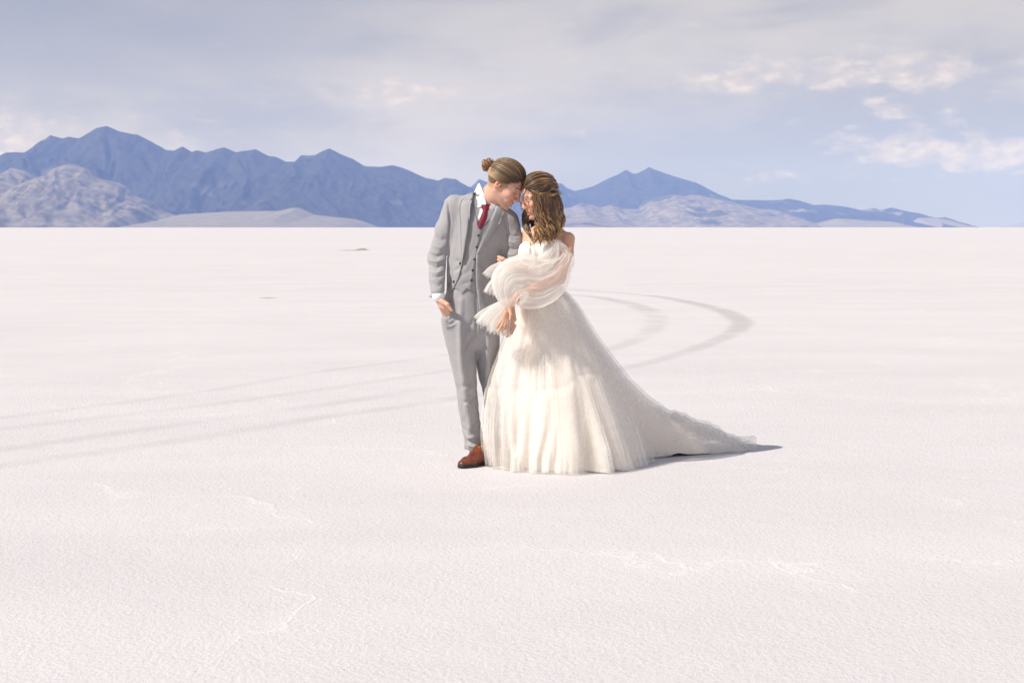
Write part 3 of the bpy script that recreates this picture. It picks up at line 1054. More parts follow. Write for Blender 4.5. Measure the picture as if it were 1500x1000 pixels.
# left hand holding hers
for q in (-1, 0, 1):
    f.cone(RWR + np.array((.010 * q, .004 * q, 0)), P(751 + 2.0 * q, 468, -.205 + .006 * q), 0.0165, 0.0145, 0.010)
for ps, r_ in (([(749, 469, -.215), (742.5, 474, -.238), (735, 476, -.243)], .0088), ([(751, 473, -.212), (743.5, 480.5, -.236), (733.5, 483.5, -.242)], .0090),
               ([(753, 476, -.205), (746, 486, -.230), (736.5, 490, -.238)], .0086), ([(754.5, 477, -.198), (749.5, 488, -.222), (742, 493.5, -.230)], .0076)):
    f.chain([P(*p) for p in ps], [r_ + .001, r_, r_ - .0018], 0.003)
f.chain([P(747, 453, -.20), P(742.5, 461, -.225), P(741, 469, -.235)], [.0150, .0110, .0085], 0.005)
V, Fq = f.mesh(1)
GSK = (0.62, 0.37, 0.275)
cl = head_colors(V, HC, HM, HS, GSK, (0.46, 0.17, 0.14), (0.16, 0.08, 0.035), teeth=True)
# close-cropped hair below the tied hair: behind the ear and down the nape
L = ((V - HC) @ HM) / HS
stub = smooth01((0.008 - L[:, 0]) / 0.02) * smooth01((L[:, 2] + 0.062) / 0.02) * (np.abs(L[:, 1]) < 0.081) * smooth01((-0.022 - L[:, 0]) / 0.012 + (L[:, 2] > 0.015))
cl = cl * (1 - 0.55 * stub[:, None]) + np.array((0.22, 0.11, 0.045)) * 0.55 * stub[:, None]
side = smooth01((L[:, 2] + 0.03) / 0.02) * smooth01((0.028 - np.abs(L[:, 0] - 0.012)) / 0.008) * (np.abs(L[:, 1]) > 0.05) * (L[:, 2] < 0.05)
beard = smooth01((-0.045 - L[:, 2]) / 0.03) * smooth01((L[:, 2] + 0.125) / 0.01) * (L[:, 0] > -0.01) * (np.abs(L[:, 1]) < 0.08)
cl = cl * (1 - 0.6 * side[:, None]) + np.array((0.16, 0.08, 0.032)) * 0.6 * side[:, None]
cl = cl * (1 - 0.14 * beard[:, None]) + np.array((0.30, 0.14, 0.09)) * 0.14 * beard[:, None]
body = part('body', (V, Fq), SKIN, colors=cl)

# ---- hair: a slicked-back cap of strands drawn into a bun
ER = np.array((0.105, 0.083, 0.096))
EC = np.array((-0.010, 0, 0.032))


def scalp(d, lift=1.0):
    d = d / np.linalg.norm(d, axis=-1, keepdims=True)
    return HC + ((EC + d * ER * lift) * HS) @ HM.T


f = Field(HC - 0.17, HC + 0.17, 0.0032)
f.ell(HC + HM @ (EC * HS), ER * HS, HM, 0.004)


def hairline(x, y, z):
    px, py, pz = x - HC[0], y - HC[1], z - HC[2]
    l = [(px * HM[0][i] + py * HM[1][i] + pz * HM[2][i]) / HS for i in range(3)]
    zz = np.interp(l[0], [-.13, -.09, -.045, -.02, .015, .04, .062, .075, .1], [-.075, -.062, -.022, .008, .022, .033, .056, .074, .095])
    return (zz - l[2]) * HS


f.put(hairline, HC - 0.2, HC + 0.2, 0.003, 'cut')
V, Fq = f.mesh(1)
capcol = np.tile((0.13, 0.066, 0.026), (len(V), 1))
locks, lcol = [(V, Fq)], [capcol]
bun_dir = np.array((-0.125, 0, 0.004))
BUN = HC + HM @ (np.array((-0.136, 0, 0.034)) * HS)
for i in range(620):
    a = rng.uniform(-1, 1)
    # start on the hairline: temple - forehead - temple
    th = a * 1.75
    sx = 0.088 * math.cos(th * 0.92) - 0.010 if abs(th) < 1.7 else -0.02
    zz = float(np.interp(sx, [-.045, -.02, .015, .04, .062, .075, .1], [-.024, .004, .016, .026, .046, .062, .085])) + rng.uniform(-0.006, 0.022)
    sy = 0.078 * math.sin(th)
    d0 = (np.array((sx, sy, zz)) - EC) / ER
    d0 /= np.linalg.norm(d0)
    d1 = (np.array((-0.120, rng.normal(0, .006), 0.03 + rng.normal(0, .007))) - EC) / ER
    d1 /= np.linalg.norm(d1)
    u = np.linspace(0, 1, 16)[:, None]
    om = math.acos(np.clip(d0 @ d1, -1, 1))
    dd = (np.sin((1 - u) * om) * d0 + np.sin(u * om) * d1) / math.sin(om)
    lift = 1.0 + rng.uniform(0.0, 0.04) * smooth01(u * 5) + 0.075 * (0.4 + 0.6 * abs(math.cos(th))) * smooth01(u * 3) * smooth01((1 - u) * 2)+ 0.02 * np.sin(u * math.pi) * rng.uniform(0.2, 1.0)
    pth = scalp(dd, lift)
    r = rng.uniform(0.0010, 0.0032) * np.sin(np.clip(u[:, 0] * 0.96 + 0.02, 0, 1) * math.pi * 0.92) ** 0.6
    t_ = tube(pth, r, 5, 0.7)
    locks.append(t_)
    k = np.clip(0.10 + 0.75 * smooth01(np.array((abs(th) - 0.75) / 0.6)) + rng.normal(0, 0.16), 0, 1)
    kk = np.repeat(np.clip(k * (0.25 + 0.95 * smooth01((u[:, 0] - 0.05) / 0.6)), 0, 1), 5)[:, None]  # sun shading painted into the strands: dark in front, lighter towards the bun
    lcol.append(np.array((0.060, 0.030, 0.014)) * (1 - kk) + np.array((0.46, 0.31, 0.155)) * kk)
for i in range(46):            # flyaway hairs
    d0 = np.array((rng.uniform(-.6, .9), rng.uniform(-1, .6), rng.uniform(.1, 1.0)))
    d1 = d0 + np.array((-0.8, rng.normal(0, .25), rng.normal(0, .25)))
    u = np.linspace(0, 1, 9)[:, None]
    t_ = tube(scalp(d0 * (1 - u) + d1 * u, 1.06 + (0.02 + 0.07 * rng.uniform()) * np.sin(u * 3.1)), 0.0006, 4)
    locks.append(t_)
    lcol.append(np.tile((0.30, 0.18, 0.08), (len(t_[0]), 1)))
vv, ff = join(locks)
part('hair', (vv, ff), HAIR, colors=np.concatenate(lcol))
f = Field(BUN - 0.06, BUN + 0.06, 0.004)
f.ell(BUN, (0.030, 0.030, 0.032), None, 0.004)
V, Fq = f.mesh(1)
locks, lcol = [(V, Fq)], [np.tile((0.12, 0.055, 0.02), (len(V), 1))]
for i in range(70):
    ax = rng.normal(size=3)
    ax[1] *= 0.6
    ax /= np.linalg.norm(ax)
    e1 = np.cross(ax, (0.3, 0.2, 0.9))
    e1 /= np.linalg.norm(e1)
    e2 = np.cross(ax, e1)
    t0 = rng.uniform(0, 6.28)
    th = np.linspace(t0, t0 + rng.uniform(2.0, 4.2), 16)
    rr = 0.031 + rng.uniform(-0.003, 0.008) ** 1 + 0.005 * np.sin(th * 3 + t0)
    pth = BUN + (rr[:, None] * (np.cos(th)[:, None] * e1 + np.sin(th)[:, None] * e2) + ax * rng.uniform(-0.012, 0.012))
    r = rng.uniform(0.002, 0.0048) * np.sin(np.linspace(0.15, 3.0, 16)) ** 0.5
    t_ = tube(pth, r, 5, 0.8)
    locks.append(t_)
    k = rng.uniform() ** 1.5
    lcol.append(np.tile(np.array((0.11, 0.045, 0.016)) * (1 - k) + np.array((0.42, 0.22, 0.08)) * k, (len(t_[0]), 1)))
vv, ff = join(locks)
part('hair_bun', (vv, ff), HAIR, colors=np.concatenate(lcol))

# ---- shirt, waistcoat, trousers, jacket
f = Field((-0.42, Y0 - 0.16, 0.9), (0.08, Y0 + 0.26, 1.65), V_)
f.stack([(290, 694, 733, .055, .055), (300, 684, 736, .078, .055), (320, 672, 736, .098, .055), (345, 668, 734, .105, .055), (385, 664, 722, .10, .055), (425, 662, 714, .10, .06)], 0.02)
V, Fq = f.mesh(2)
shirt = part('dress_shirt', (V, Fq), LINEN)
T_SH = tree_of(V, Fq)
# collar: stand round the neck with two falling points
f = Field((-0.28, Y0 - 0.14, 1.40), (0.02, Y0 + 0.2, 1.68), 0.0032)
f.cone(P(706, 304, .05), P(714.5, 279, .05), 0.079, 0.066, 0.006)
f.cut_poly([(690, 250), (760, 250), (760, 283), (733, 288), (720, 292), (712, 291), (706, 276), (702, 268)], -99, 99, 0.003)
V, Fq = f.mesh(1)
collar = part('collar', (V, Fq), LINEN, shirt)
T_CO = tree_of(V, Fq)
part('collar_point', strip([(698.5, 284), (695, 293), (697, 305)], [(706, 284), (710.5, 292), (711.5, 299.5)], 10, 6, [T_SH, T_CO], .003, .004), LINEN, shirt)
part('collar_point', strip([(716, 296), (719, 300), (725.5, 309)], [(727, 294), (729, 299), (727.5, 308)], 10, 6, [T_SH, T_CO], .003, .004), LINEN, shirt)

f = Field((-0.46, Y0 - 0.2, 0.85), (0.1, Y0 + 0.26, 1.60), V_)
f.stack([(292, 685, 738, .085, .055), (305, 672, 740, .105, .055), (320, 665, 740, .112, .055), (345, 661, 739, .117, .055), (385, 659, 726, .111, .055), (415, 656, 719, .113, .058), (436, 655, 718, .116, .06)], 0.02, power=1.68)
f.cut_poly([(692, 270), (692, 292), (695, 306), (702.5, 337), (716, 322), (728, 308), (735, 290), (735, 270)], -99, Y0 + 0.03, 0.003)
f.cut_poly([(640, 424), (661, 421), (671, 424.5), (677.5, 431), (684, 422.5), (690, 426), (697, 430), (706, 424), (740, 428), (740, 445), (640, 445)], -99, 99, 0.002)
V, Fq = f.mesh(1)
V = creases(V, Fq, [([(703, 337), (698, 362), (692, 400), (687, 424)], 3.0, 2.2), ([(708, 337), (703, 362), (697, 400)], -2.5, 1.6),
                    ([(690, 395), (672, 405)], -3, 3), ([(692, 412), (674, 417)], -3, 2.5), ([(688, 372), (678, 392)], -2.5, 3)])
V = folds(V, Fq, 0.002, (16, 16, 9), 5)
vest = part('waistcoat', (V, Fq), WOOL_V)
T_V = tree_of(V, Fq)


def disc(px, py, r, trees, thick=0.004, n=14):
    o = Vector((0, 0, CAM_H))
    d = (Vector(P(px, py, 0)) - o).normalized()
    best = min([h[3] for h in (tr.ray_cast(o, d) for tr in trees) if h[0] is not None] + [99])
    c_ = np.array(o + d * (best if best < 50 else 8.0))
    a = np.linspace(0, 2 * np.pi, n, endpoint=False)
    rings = []
    for rr, yy in ((r, 0.001), (r, -thick * 0.6), (r * 0.8, -thick), (r * 0.72, -thick * 0.75), (r * 0.05, -thick * 0.72)):
        rings.append(np.stack((c_[0] + rr * np.cos(a), np.full(n, c_[1] + yy), c_[2] + rr * np.sin(a)), 1))
    return np.concatenate(rings), grid_faces(5, n, wrap_v=True)[:, ::-1]


for bx, by in ((701, 345), (698.5, 362), (695, 380), (692.5, 396), (691, 410.5)):
    part('button', disc(bx, by, 0.0075, [T_V]), DARKB, vest)

f = Field((-0.5, Y0 - 0.22, 0.06), (0.06, Y0 + 0.46, 1.08), V_)
f.stack([(418, 659, 717, .105, .06), (430, 653, 719, .108, .06), (447, 648, 723, .112, .065), (470, 648, 728, .112, .07), (490, 655, 727, .10, .075), (510, 672, 716, .06, .08)], 0.02, power=1.75)
f.stack([(470, 648, 694, .10, .06), (500, 652, 698, .095, .065), (520, 657, 697.5, .09, .07), (545, 663, 698, .082, .075), (570, 668, 699, .076, .08), (600, 672, 702, .071, .085),
         (625, 675, 705.5, .068, .09), (642, 678.5, 708, .067, .095), (657, 681, 709.5, .068, .10)], 0.03, power=1.5)
f.stack([(470, 695, 729, .10, .085), (500, 697, 732, .095, .10), (520, 697.5, 730, .09, .12), (545, 699.5, 728, .08, .14), (575, 707, 730, .072, .16), (600, 710, 735, .07, .18),
         (630, 714, 741, .066, .21), (650, 716.5, 743, .066, .23)], 0.03, power=1.5)
f.ell(P(657.5, 467, .0), (0.032, 0.036, 0.042), None, 0.035)     # the hand inside the pocket
V, Fq = f.mesh(2)
V = creases(V, Fq, [([(676, 440), (674, 480), (676, 530), (682, 575), (687, 615), (690, 640)], 14, 4.0),
                    ([(718, 470), (714, 520), (714, 560), (722, 610)], 12, 3.6),
                    ([(697, 436), (698, 470), (697, 500)], -6, 1.6),
                    ([(696, 486), (684, 505), (678, 520)], -7, 3.0), ([(695, 505), (686, 530)], -6, 3.0), ([(693, 470), (678, 492)], -5, 3.2),
                    ([(697, 550), (688, 562), (678, 566)], -7, 3.0), ([(697, 566), (688, 572)], 5, 2.5), ([(698, 580), (690, 588), (680, 588)], -6, 2.6),
                    ([(703, 612), (695, 622), (692, 634)], -6, 2.6), ([(684, 645), (694, 649), (706, 643)], -7, 2.0), ([(683, 650.5), (693, 654), (705, 652)], 5, 1.5),
                    ([(682, 638), (690, 641), (698, 637)], 5, 2.0), ([(676, 625), (684, 632)], -5, 2.5),
                    ([(647, 447), (652, 458), (657, 470), (664, 464)], -5, 1.5), ([(650, 470), (658, 476), (668, 470)], -6, 2.0), ([(652, 457), (658, 463)], 4, 2.0), ([(655, 479), (668, 474)], 4, 2.2)])
low = lambda W_: 0.25 + 0.75 * smooth01((0.62 - W_[:, 2]) / 0.25)
V = folds(V, Fq, 0.0060, (13, 10, 6.0), 12, mask=low)
V = folds(V, Fq, 0.003, (26, 20, 16), 13, mask=low)
trousers = part('trousers', (V, Fq), WOOL)
T_TR = tree_of(V, Fq)

f = Field((-0.54, Y0 - 0.3, 0.78), (0.14, Y0 + 0.28, 1.68), V_)
f.stack([(281, 694, 720, .072, .06), (288, 676, 727, .095, .058), (298, 664, 737, .115, .055), (308, 660, 749, .124, .055), (320, 658, 755, .128, .055), (345, 656, 753, .133, .055), (375, 655, 737, .126, .055),
         (400, 654, 731, .124, .055), (430, 652, 730, .128, .06), (455, 652, 731, .130, .065), (482, 654, 731, .128, .068)], 0.02, power=1.62)
SL = [P(667, 302, .055), P(654, 335, .055), P(641.5, 378, .055), P(641.5, 408, .0), P(641.5, 427, -.03)]
f.chain(SL, [.066, .060, .056, .048, .042], 0.022)
SR = [P(743, 324, .05), P(750, 352, .035), P(755, 388, .015), P(748, 424, -.105), P(745, 438, -.155)]
f.chain(SR, [.066, .060, .056, .046, .041], 0.022)
f.cone(P(633, 436, .08), P(652, 424, .10), 0.020, 0.030, 0.01)                              # hem pushed back by the hand
# arm hole gap, neck hole, open front, cuffs
f.cone(P(706, 306, .05), P(717, 262, .04), 0.083, 0.074, 0.006, 'sub')
f.cut_poly([(700, 262), (694, 284), (690.5, 300), (687, 330), (682.5, 356), (677.5, 386), (671.5, 408), (664, 424), (657, 432), (646, 437), (646, 500), (704, 500), (703.5, 465),
            (700.5, 440), (698, 420), (697, 398), (698, 371), (706, 348), (716, 325), (724, 309), (730, 296), (728, 262)], -99, Y0 + 0.05, 0.004)
f.cut_poly([(590, 441), (660, 432), (672, 470), (672, 520), (590, 520)], -99, 99, 0.004)
f.cut_poly([(664, 478), (740, 486), (740, 530), (664, 530)], -99, 99, 0.003)
f.cut_poly([(653.8, 374), (655.2, 374), (654, 434), (650.5, 434)], -99, 99, 0.002)
f.cut_poly([(615, 431.5), (656, 429.5), (656, 452), (615, 452)], -99, Y0 + 0.025, 0.003)
f.cut_poly([(730, 436), (775, 442), (775, 475), (730, 475)], -99, Y0 - 0.06, 0.003)
V, Fq = f.mesh(1)
V = creases(V, Fq, [([(655, 288), (657, 305), (659.5, 325), (657, 352), (655, 374)], -7, 1.5), ([(652, 287), (655, 310), (656, 330)], 4, 2.6),
                    ([(630, 372), (640, 376), (652, 370)], -8, 2.2), ([(628, 381), (640, 384), (652, 379)], 7, 2.2), ([(628, 388), (640, 392), (651, 386)], -7, 2.2),
                    ([(629, 398), (641, 400), (650, 395)], 5, 2.0), ([(630, 405), (642, 406), (650, 402)], -5, 2.2), ([(636, 345), (646, 352), (654, 350)], -5, 3.5),
                    ([(634, 358), (644, 364), (654, 358)], 4, 3.0),
                    ([(640, 318), (648, 334), (654, 342)], -4, 4), ([(632, 415), (642, 419), (650, 414)], -3, 2.5),
                    ([(741, 322), (744, 340), (742, 366), (734, 392)], -8, 1.8), ([(748, 318), (757, 326), (761, 338)], 4, 3), ([(745, 342), (753, 346), (761, 344)], -6, 2.4),
                    ([(744, 352), (752, 356), (761, 353)], 6, 2.2), ([(744, 362), (752, 365), (760, 362)], -7, 2.2), ([(742, 371), (750, 374), (758, 371)], 5, 2.0),
                    ([(672, 300), (671, 340), (668, 380), (660, 410)], -2.5, 4), ([(676, 390), (664, 398)], -4, 3.0), ([(677, 386), (666, 380)], -4, 3.0), ([(662, 405), (656, 420)], -4, 3),
                    ([(703, 380), (712, 400), (710, 440)], -5, 4), ([(712, 372), (722, 396), (722, 440)], 4, 4), ([(700, 420), (708, 445), (710, 475)], 4, 3.5), ([(726, 350), (715, 372), (706, 380)], -4, 4)])
V = folds(V, Fq, 0.0020, (11, 11, 6), 22)
V = folds(V, Fq, 0.0012, (26, 26, 14), 23)
jacket = part('suit_jacket', (V, Fq), WOOL)
T_J = tree_of(V, Fq)
# lapels and jacket collar
part('lapel', strip([(697, 283), (689, 301), (687.5, 330), (683, 356), (678, 385)], [(688, 283.5), (674, 298), (674.5, 330), (675.5, 356), (677, 386)], 26, 8, [T_J], .003, .006, .003), WOOL, jacket)
part('lapel', strip([(726.5, 300), (717, 324), (707, 347), (698.5, 371)], [(738.5, 309), (732, 327), (718, 350), (699.5, 373)], 24, 8, [T_J, T_V], .002, .0035, .003), WOOL, jacket)
part('jacket_collar', strip([(698, 279.5), (696.5, 284), (694, 290)], [(692, 284), (687, 288), (680, 294)], 12, 6, [T_J], .004, .007, .002), WOOL, jacket)
for bx, by in ((674.5, 386), (665, 412.5)):
    part('button', disc(bx, by, 0.0085, [T_J]), DARKB, jacket)
part('button', disc(734.5, 435.5, 0.0085, [T_J]), DARKB, jacket)
part('pocket_flap', strip([(712, 420), (727, 417)], [(712.5, 428), (727.5, 425)], 10, 4, [T_J], .003, .004), WOOL, jacket)

# ---- tie
T_T = [T_SH, T_V]
knot = part('necktie', join([strip([(705, 300), (706.5, 306), (708, 310)], [(718.5, 299), (717, 305), (714, 310)], 8, 6, T_T, .006, .010, .007),
                             strip([(707.5, 309), (703.5, 319), (699.5, 329), (702.8, 336)], [(714.5, 309.5), (714, 317), (711, 325), (703.4, 336.5)], 18, 7, [T_SH], .005, .006, .006)]), SILK)
# ---- shirt cuffs
f = Field(P(641, 432, -.03) - 0.07, P(641, 432, -.03) + 0.07, 0.003)
f.cone(P(641.5, 425, -.025), P(642.2, 433, -.038), 0.037, 0.036, 0.003)
V, Fq = f.mesh(1)
part('cuff', (V, Fq), LINEN, shirt)
f = Field(P(746, 440, -.17) - 0.08, P(746, 440, -.17) + 0.08, 0.003)
f.cone(P(746.5, 432, -.13), P(745.5, 444, -.178), 0.034, 0.034, 0.003)
V, Fq = f.mesh(1)
part('cuff', (V, Fq), LINEN, shirt)


# ---- shoes
def shoe(toe, heading):
    h_ = np.array((heading[0], heading[1], 0.0))
    h_ /= np.linalg.norm(h_)
    l_ = np.array((-h_[1], h_[0], 0.0))
    W = lambda x, y, z: toe + h_ * (x - 0.295) + l_ * y + np.array((0, 0, z))
    lo, hi = toe - 0.36, toe + 0.36
    lo[2], hi[2] = -0.006, 0.17
    f = Field(lo, hi, 0.0036)
    fl = ((0, 0, 1.0), 0.55)
    f.cone(W(.040, 0, .050), W(.055, 0, .105), 0.036, 0.039, 0.012)
    f.cone(W(.040, 0, .045), W(.125, .002, .045), 0.037, 0.040, 0.015)
    f.cone(W(.090, 0, .085), W(.165, .002, .052), 0.036, 0.036, 0.02)
    f.cone(W(.150, .002, .036), W(.215, .004, .032), 0.044, 0.045, 0.02, flat=((0, 0, 1.0), 0.72))
    f.cone(W(.215, .004, .030), W(.262, .002, .026), 0.043, 0.033, 0.02, flat=((0, 0, 1.0), 0.62))
    f.put(lambda x, y, z: (0.021 - z) + 0 * x + 0 * y, lo, hi, 0.002, 'cut')
    f.put(lambda x, y, z: (z - 0.112) + 0 * x + 0 * y, lo, hi, 0.002, 'cut')
    V, Fq = f.mesh(1)
    # apron seam and quarter edge
    Lx, Ly = (V - toe) @ h_ + 0.295, (V - toe) @ l_
    N = normals(V, Fq)
    ap = np.abs(np.sqrt(((Lx - .150) / 2.2) ** 2 + Ly ** 2) - 0.034)
    V = V - N * (0.0028 * np.exp(-(ap / 0.004) ** 2) * (Lx > .165) * (V[:, 2] > 0.028))[:, None]
    V = V + N * (0.0022 * smooth01((.165 - Lx + 0.3 * np.abs(Ly)) / 0.006))[:, None]
    u = part('shoe', (V, Fq), BROWN)
    f = Field(lo, hi, 0.0036)
    f.cone(W(.038, 0, .011), W(.150, .002, .011), 0.040, 0.043, 0.01, flat=((0, 0, 1.0), 0.9))
    f.cone(W(.150, .002, .011), W(.215, .004, .011), 0.046, 0.049, 0.01, flat=((0, 0, 1.0), 0.9))
    f.cone(W(.215, .004, .011), W(.260, .002, .011), 0.047, 0.036, 0.01, flat=((0, 0, 1.0), 0.9))
    f.put(lambda x, y, z: np.maximum(z - 0.025, 0.0015 - z) + 0 * x + 0 * y, lo, hi, 0.002, 'cut')
    V, Fq = f.mesh(1)
    V[:, 2] = np.where(V[:, 2] < 0.008, np.where(((V - toe) @ h_ + 0.295 > .085) & ((V - toe) @ h_ + 0.295 < .13), 0.008, V[:, 2]), V[:, 2])
    part('sole', (V, Fq), SOLE, u)
    # inside of the shoe opening and the laces
    bits = []
    for i in range(4):
        x_ = .118 + .017 * i
        z_ = .103 - .0135 * i
        y_ = np.linspace(-.019, .019, 9)
        bits.append(tube([W(x_ + 0.003 * math.sin(9 * q + i), q, z_ + .007 - 9.0 * q * q) for q in y_], 0.0026, 6))
    for s_ in (-1, 1):
        th = np.linspace(0, 2 * math.pi, 14)
        bits.append(tube([W(.120 + .012 * math.cos(q) + .012, s_ * (.014 + .013 * math.sin(q / 2)), .104 + .005 * math.sin(q)) for q in th], 0.0024, 6))
    part('lace', join(bits), LACE, u)
    f = Field(lo, hi, 0.004)
    f.cone(W(.040, 0, .100), W(.048, 0, .128), 0.034, 0.036, 0.004)
    f.put(lambda x, y, z: np.maximum(z - 0.135, 0.095 - z) + 0 * x + 0 * y, lo, hi, 0.002, 'cut')
    V, Fq = f.mesh(1)
    part('sock', (V, Fq), SOLE, u)


shoe(ground(673, 686), (-.62, -.78))
shoe(ground(722.5, 684), (-.10, -1.0))

# ================================================================== the bride
BB = np.array((P(792, 690, 0.1)[0], Y0 + 0.10, 0.0))
bride = bpy.data.objects.new('person', None)
col.objects.link(bride)
bride.location = BB
tag(bride, 'woman with long wavy hair in an ivory tulle gown with a train', 'person')
part = lambda name, VF, mat, parent=bride, **kw: mk(name, VF[0], VF[1], mat, parent, BB, **kw)

HC = P(789, 289, -0.035)
HM = basis((-math.cos(R(20)), -math.sin(R(20))), R(15))
HS = 0.96
f = Field((-0.14, Y0 - 0.42, 0.0), (0.42, Y0 + 0.36, 1.70), 0.0036)
bw_ = add_head(f, HC, HM, HS, slim=0.93)
f.cone(bw_(-0.028, 0, -0.04), P(799, 338, .03), 0.044, 0.050, 0.03)
# torso: shoulders turned so that her left shoulder comes forward
f.stack([(330, 783, 812, .045, .03), (338, 770, 828, .062, .02), (350, 765, 833, .082, .01), (365, 764, 825, .088, .0), (385, 764, 818, .085, .0), (405, 767, 815, .078, .02), (425, 769, 817, .075, .03),
         (450, 764, 824, .09, .05), (480, 762, 828, .10, .07), (505, 764, 826, .095, .08)], 0.03)
BLS, BLE, BLW = P(832, 350, -.03), P(820, 408, -.10), P(747, 446, -.265)
f.chain([BLS, P(830, 372, -.07), BLE, P(785, 422, -.175), P(760, 433, -.235), BLW], [.040, .036, .030, .028, .024, .020], 0.02)
BRS, BRE, BRW = P(768, 350, .07), P(788, 400, -.03), P(748, 390, -.17)
f.chain([BRS, P(776, 376, .03), BRE, P(764, 394, -.12), BRW], [.038, .034, .030, .028, .021], 0.02)
f.chain([P(783, 500, .08), P(785, 590, .07), P(786, 668, .08), P(786, 674, .08)], [.075, .05, .034, .034], 0.02)
f.chain([P(806, 500, .08), P(806, 590, .09), P(806, 668, .10), P(806, 674, .10)], [.075, .05, .034, .034], 0.02)
f.chain([P(786, 676, .08), P(778, 684, -.06)], [.032, .026], 0.01)
f.chain([P(806, 676, .10), P(800, 684, -.04)], [.032, .026], 0.01)
# collar bones
f.chain([P(786, 341, -.035), P(826, 342, -.035)], [.012, .012], 0.015)
f.chain([P(783, 342, -.03), P(768, 342, .02)], [.012, .012], 0.015)
# left hand hanging into his hand; right hand on his sleeve
for q in (-1, -.3, .4, 1):
    f.cone(BLW + np.array((.008 * q, .004 * q, 0)), P(740.3 + 3.4 * q, 465 + .6 * abs(q), -.272 + .004 * q), 0.0135, 0.0100, 0.010)
for ps, r_ in (([(736.8, 465, -.276), (731.6, 473.5, -.285), (727.5, 480, -.280)], .0076), ([(739.2, 466, -.277), (734.8, 477, -.287), (730, 485.5, -.281)], .0078),
               ([(741.8, 466, -.275), (739.2, 477.5, -.285), (735.2, 486.5, -.280)], .0075), ([(744, 465.5, -.272), (743.6, 475, -.280), (741, 482.5, -.277)], .0066)):
    f.chain([P(*p) for p in ps], [r_ + .0008, r_, r_ - .0018], 0.002)
f.chain([P(747, 453, -.285), P(748.5, 461, -.297), P(747, 468, -.300)], [.0120, .0092, .0070], 0.005)
d4 = P(735, 385, -.13) - BRW
hand(f, BRW, d4, np.array((.05, .3, -.95)), np.array((-.1, 1.0, .1)), 0.84, (1.0, 1.0, 1.0, 1.0), thumb=(np.array((-.8, -.1, .45)), np.array((-.7, .5, .1))))
V, Fq = f.mesh(1)
BSK = (0.63, 0.365, 0.255)
cl = head_colors(V, HC, HM, HS, BSK, (0.50, 0.16, 0.15), (0.12, 0.06, 0.03), blush=0.3)
nails = np.zeros(len(V))
body = part('body', (V, Fq), SKIN, colors=cl)
T_B = tree_of(V, Fq)

# ---- hair: scalp cap, locks combed back into a half-up twist, long loose waves
ER = np.array((0.106, 0.082, 0.098))
EC = np.array((-0.012, 0, 0.034))


def scalp_b(d, lift=1.0):
    d = d / np.linalg.norm(d, axis=-1, keepdims=True)
    return HC + ((EC + d * ER * lift) * HS) @ HM.T


f = Field(HC - 0.16, HC + 0.16, 0.0036)
f.ell(HC + HM @ (EC * HS), ER * HS, HM, 0.004)


def hairline_b(x, y, z):
    px, py, pz = x - HC[0], y - HC[1], z - HC[2]
    l = [(px * HM[0][i] + py * HM[1][i] + pz * HM[2][i]) / HS for i in range(3)]
    zz = np.interp(l[0], [-.13, -.03, .01, .035, .06, .075, .1], [-.10, -.08, -.03, .012, .045, .068, .095])
    return (zz - l[2]) * HS


f.put(hairline_b, HC - 0.2, HC + 0.2, 0.003, 'cut')
V, Fq = f.mesh(1)
locks, lcol = [(V, Fq)], [np.tile((0.085, 0.042, 0.018), (len(V), 1))]
DK, MD, GO = np.array((0.030, 0.014, 0.007)), np.array((0.17, 0.078, 0.028)), np.array((0.54, 0.31, 0.125))


def lock(pts, r0, wave, n=26, gold=0.5, sides=6, flat=0.6, start=0.3):
    """one lock; its wave grows along the length; a lighter tip over a darker root"""
    c = catmull(pts, n)
    u = np.linspace(0, 1, n)
    ph, wl = c[0, 0] * 60 + c[0, 1] * 25 + rng.normal(0, 0.7), rng.uniform(0.080, 0.105)
    ln = np.concatenate(([0], np.cumsum(np.linalg.norm(np.diff(c, axis=0), axis=1))))
    T = np.gradient(c, axis=0)
    T /= np.linalg.norm(T, axis=1)[:, None]
    A = np.cross(T, (0, 1, 0.05))
    A /= np.maximum(np.linalg.norm(A, axis=1), 1e-6)[:, None]
    B = np.cross(T, A)
    g = wave * smooth01((u - 0.15) / 0.5)
    q = ln / wl * 2 * math.pi + ph
    c = c + A * (g * np.sin(q))[:, None] + B * (g * 0.7 * np.cos(q))[:, None]
    r = r0 * (start + (1 - start) * smooth01(u / 0.25)) * (1 - 0.85 * smooth01((u - 0.55) / 0.45))
    t_ = tube(c, r, sides, flat)
    k = np.clip(gold + rng.normal(0, 0.45), 0, 1)
    tip = smooth01((u - 0.15) / 0.7)
    k2 = np.clip(k * (0.50 + 0.55 * tip), 0, 1)[:, None]
    cc = np.where(k2 < 0.5, DK * (1 - 2 * k2) + MD * 2 * k2, MD * (2 - 2 * k2) + GO * (2 * k2 - 1))
    locks.append(t_)
    lcol.append(np.repeat(cc, sides, 0))


G = lambda pts: np.array([P(p[0], p[1], p[2] - 0.05) for p in pts])


def between(a, b, n, r, wave, gold, jit=0.003, **kw):
    for _ in range(n):
        w = rng.uniform(0, 1)
        m_ = min(len(a), len(b))
        pts = a[:m_] * (1 - w) + b[:m_] * w
        j = rng.normal(0, jit, pts.shape)
        j[0] *= 0.5
        pts = pts.copy()
        pts[-1] = pts[-1] + (pts[-1] - pts[-2]) * rng.uniform(-0.7, 0.6)
        lock(pts + j, rng.uniform(0.5, 1.1) * r, wave * rng.uniform(0.6, 1.3), gold=gold, **kw)


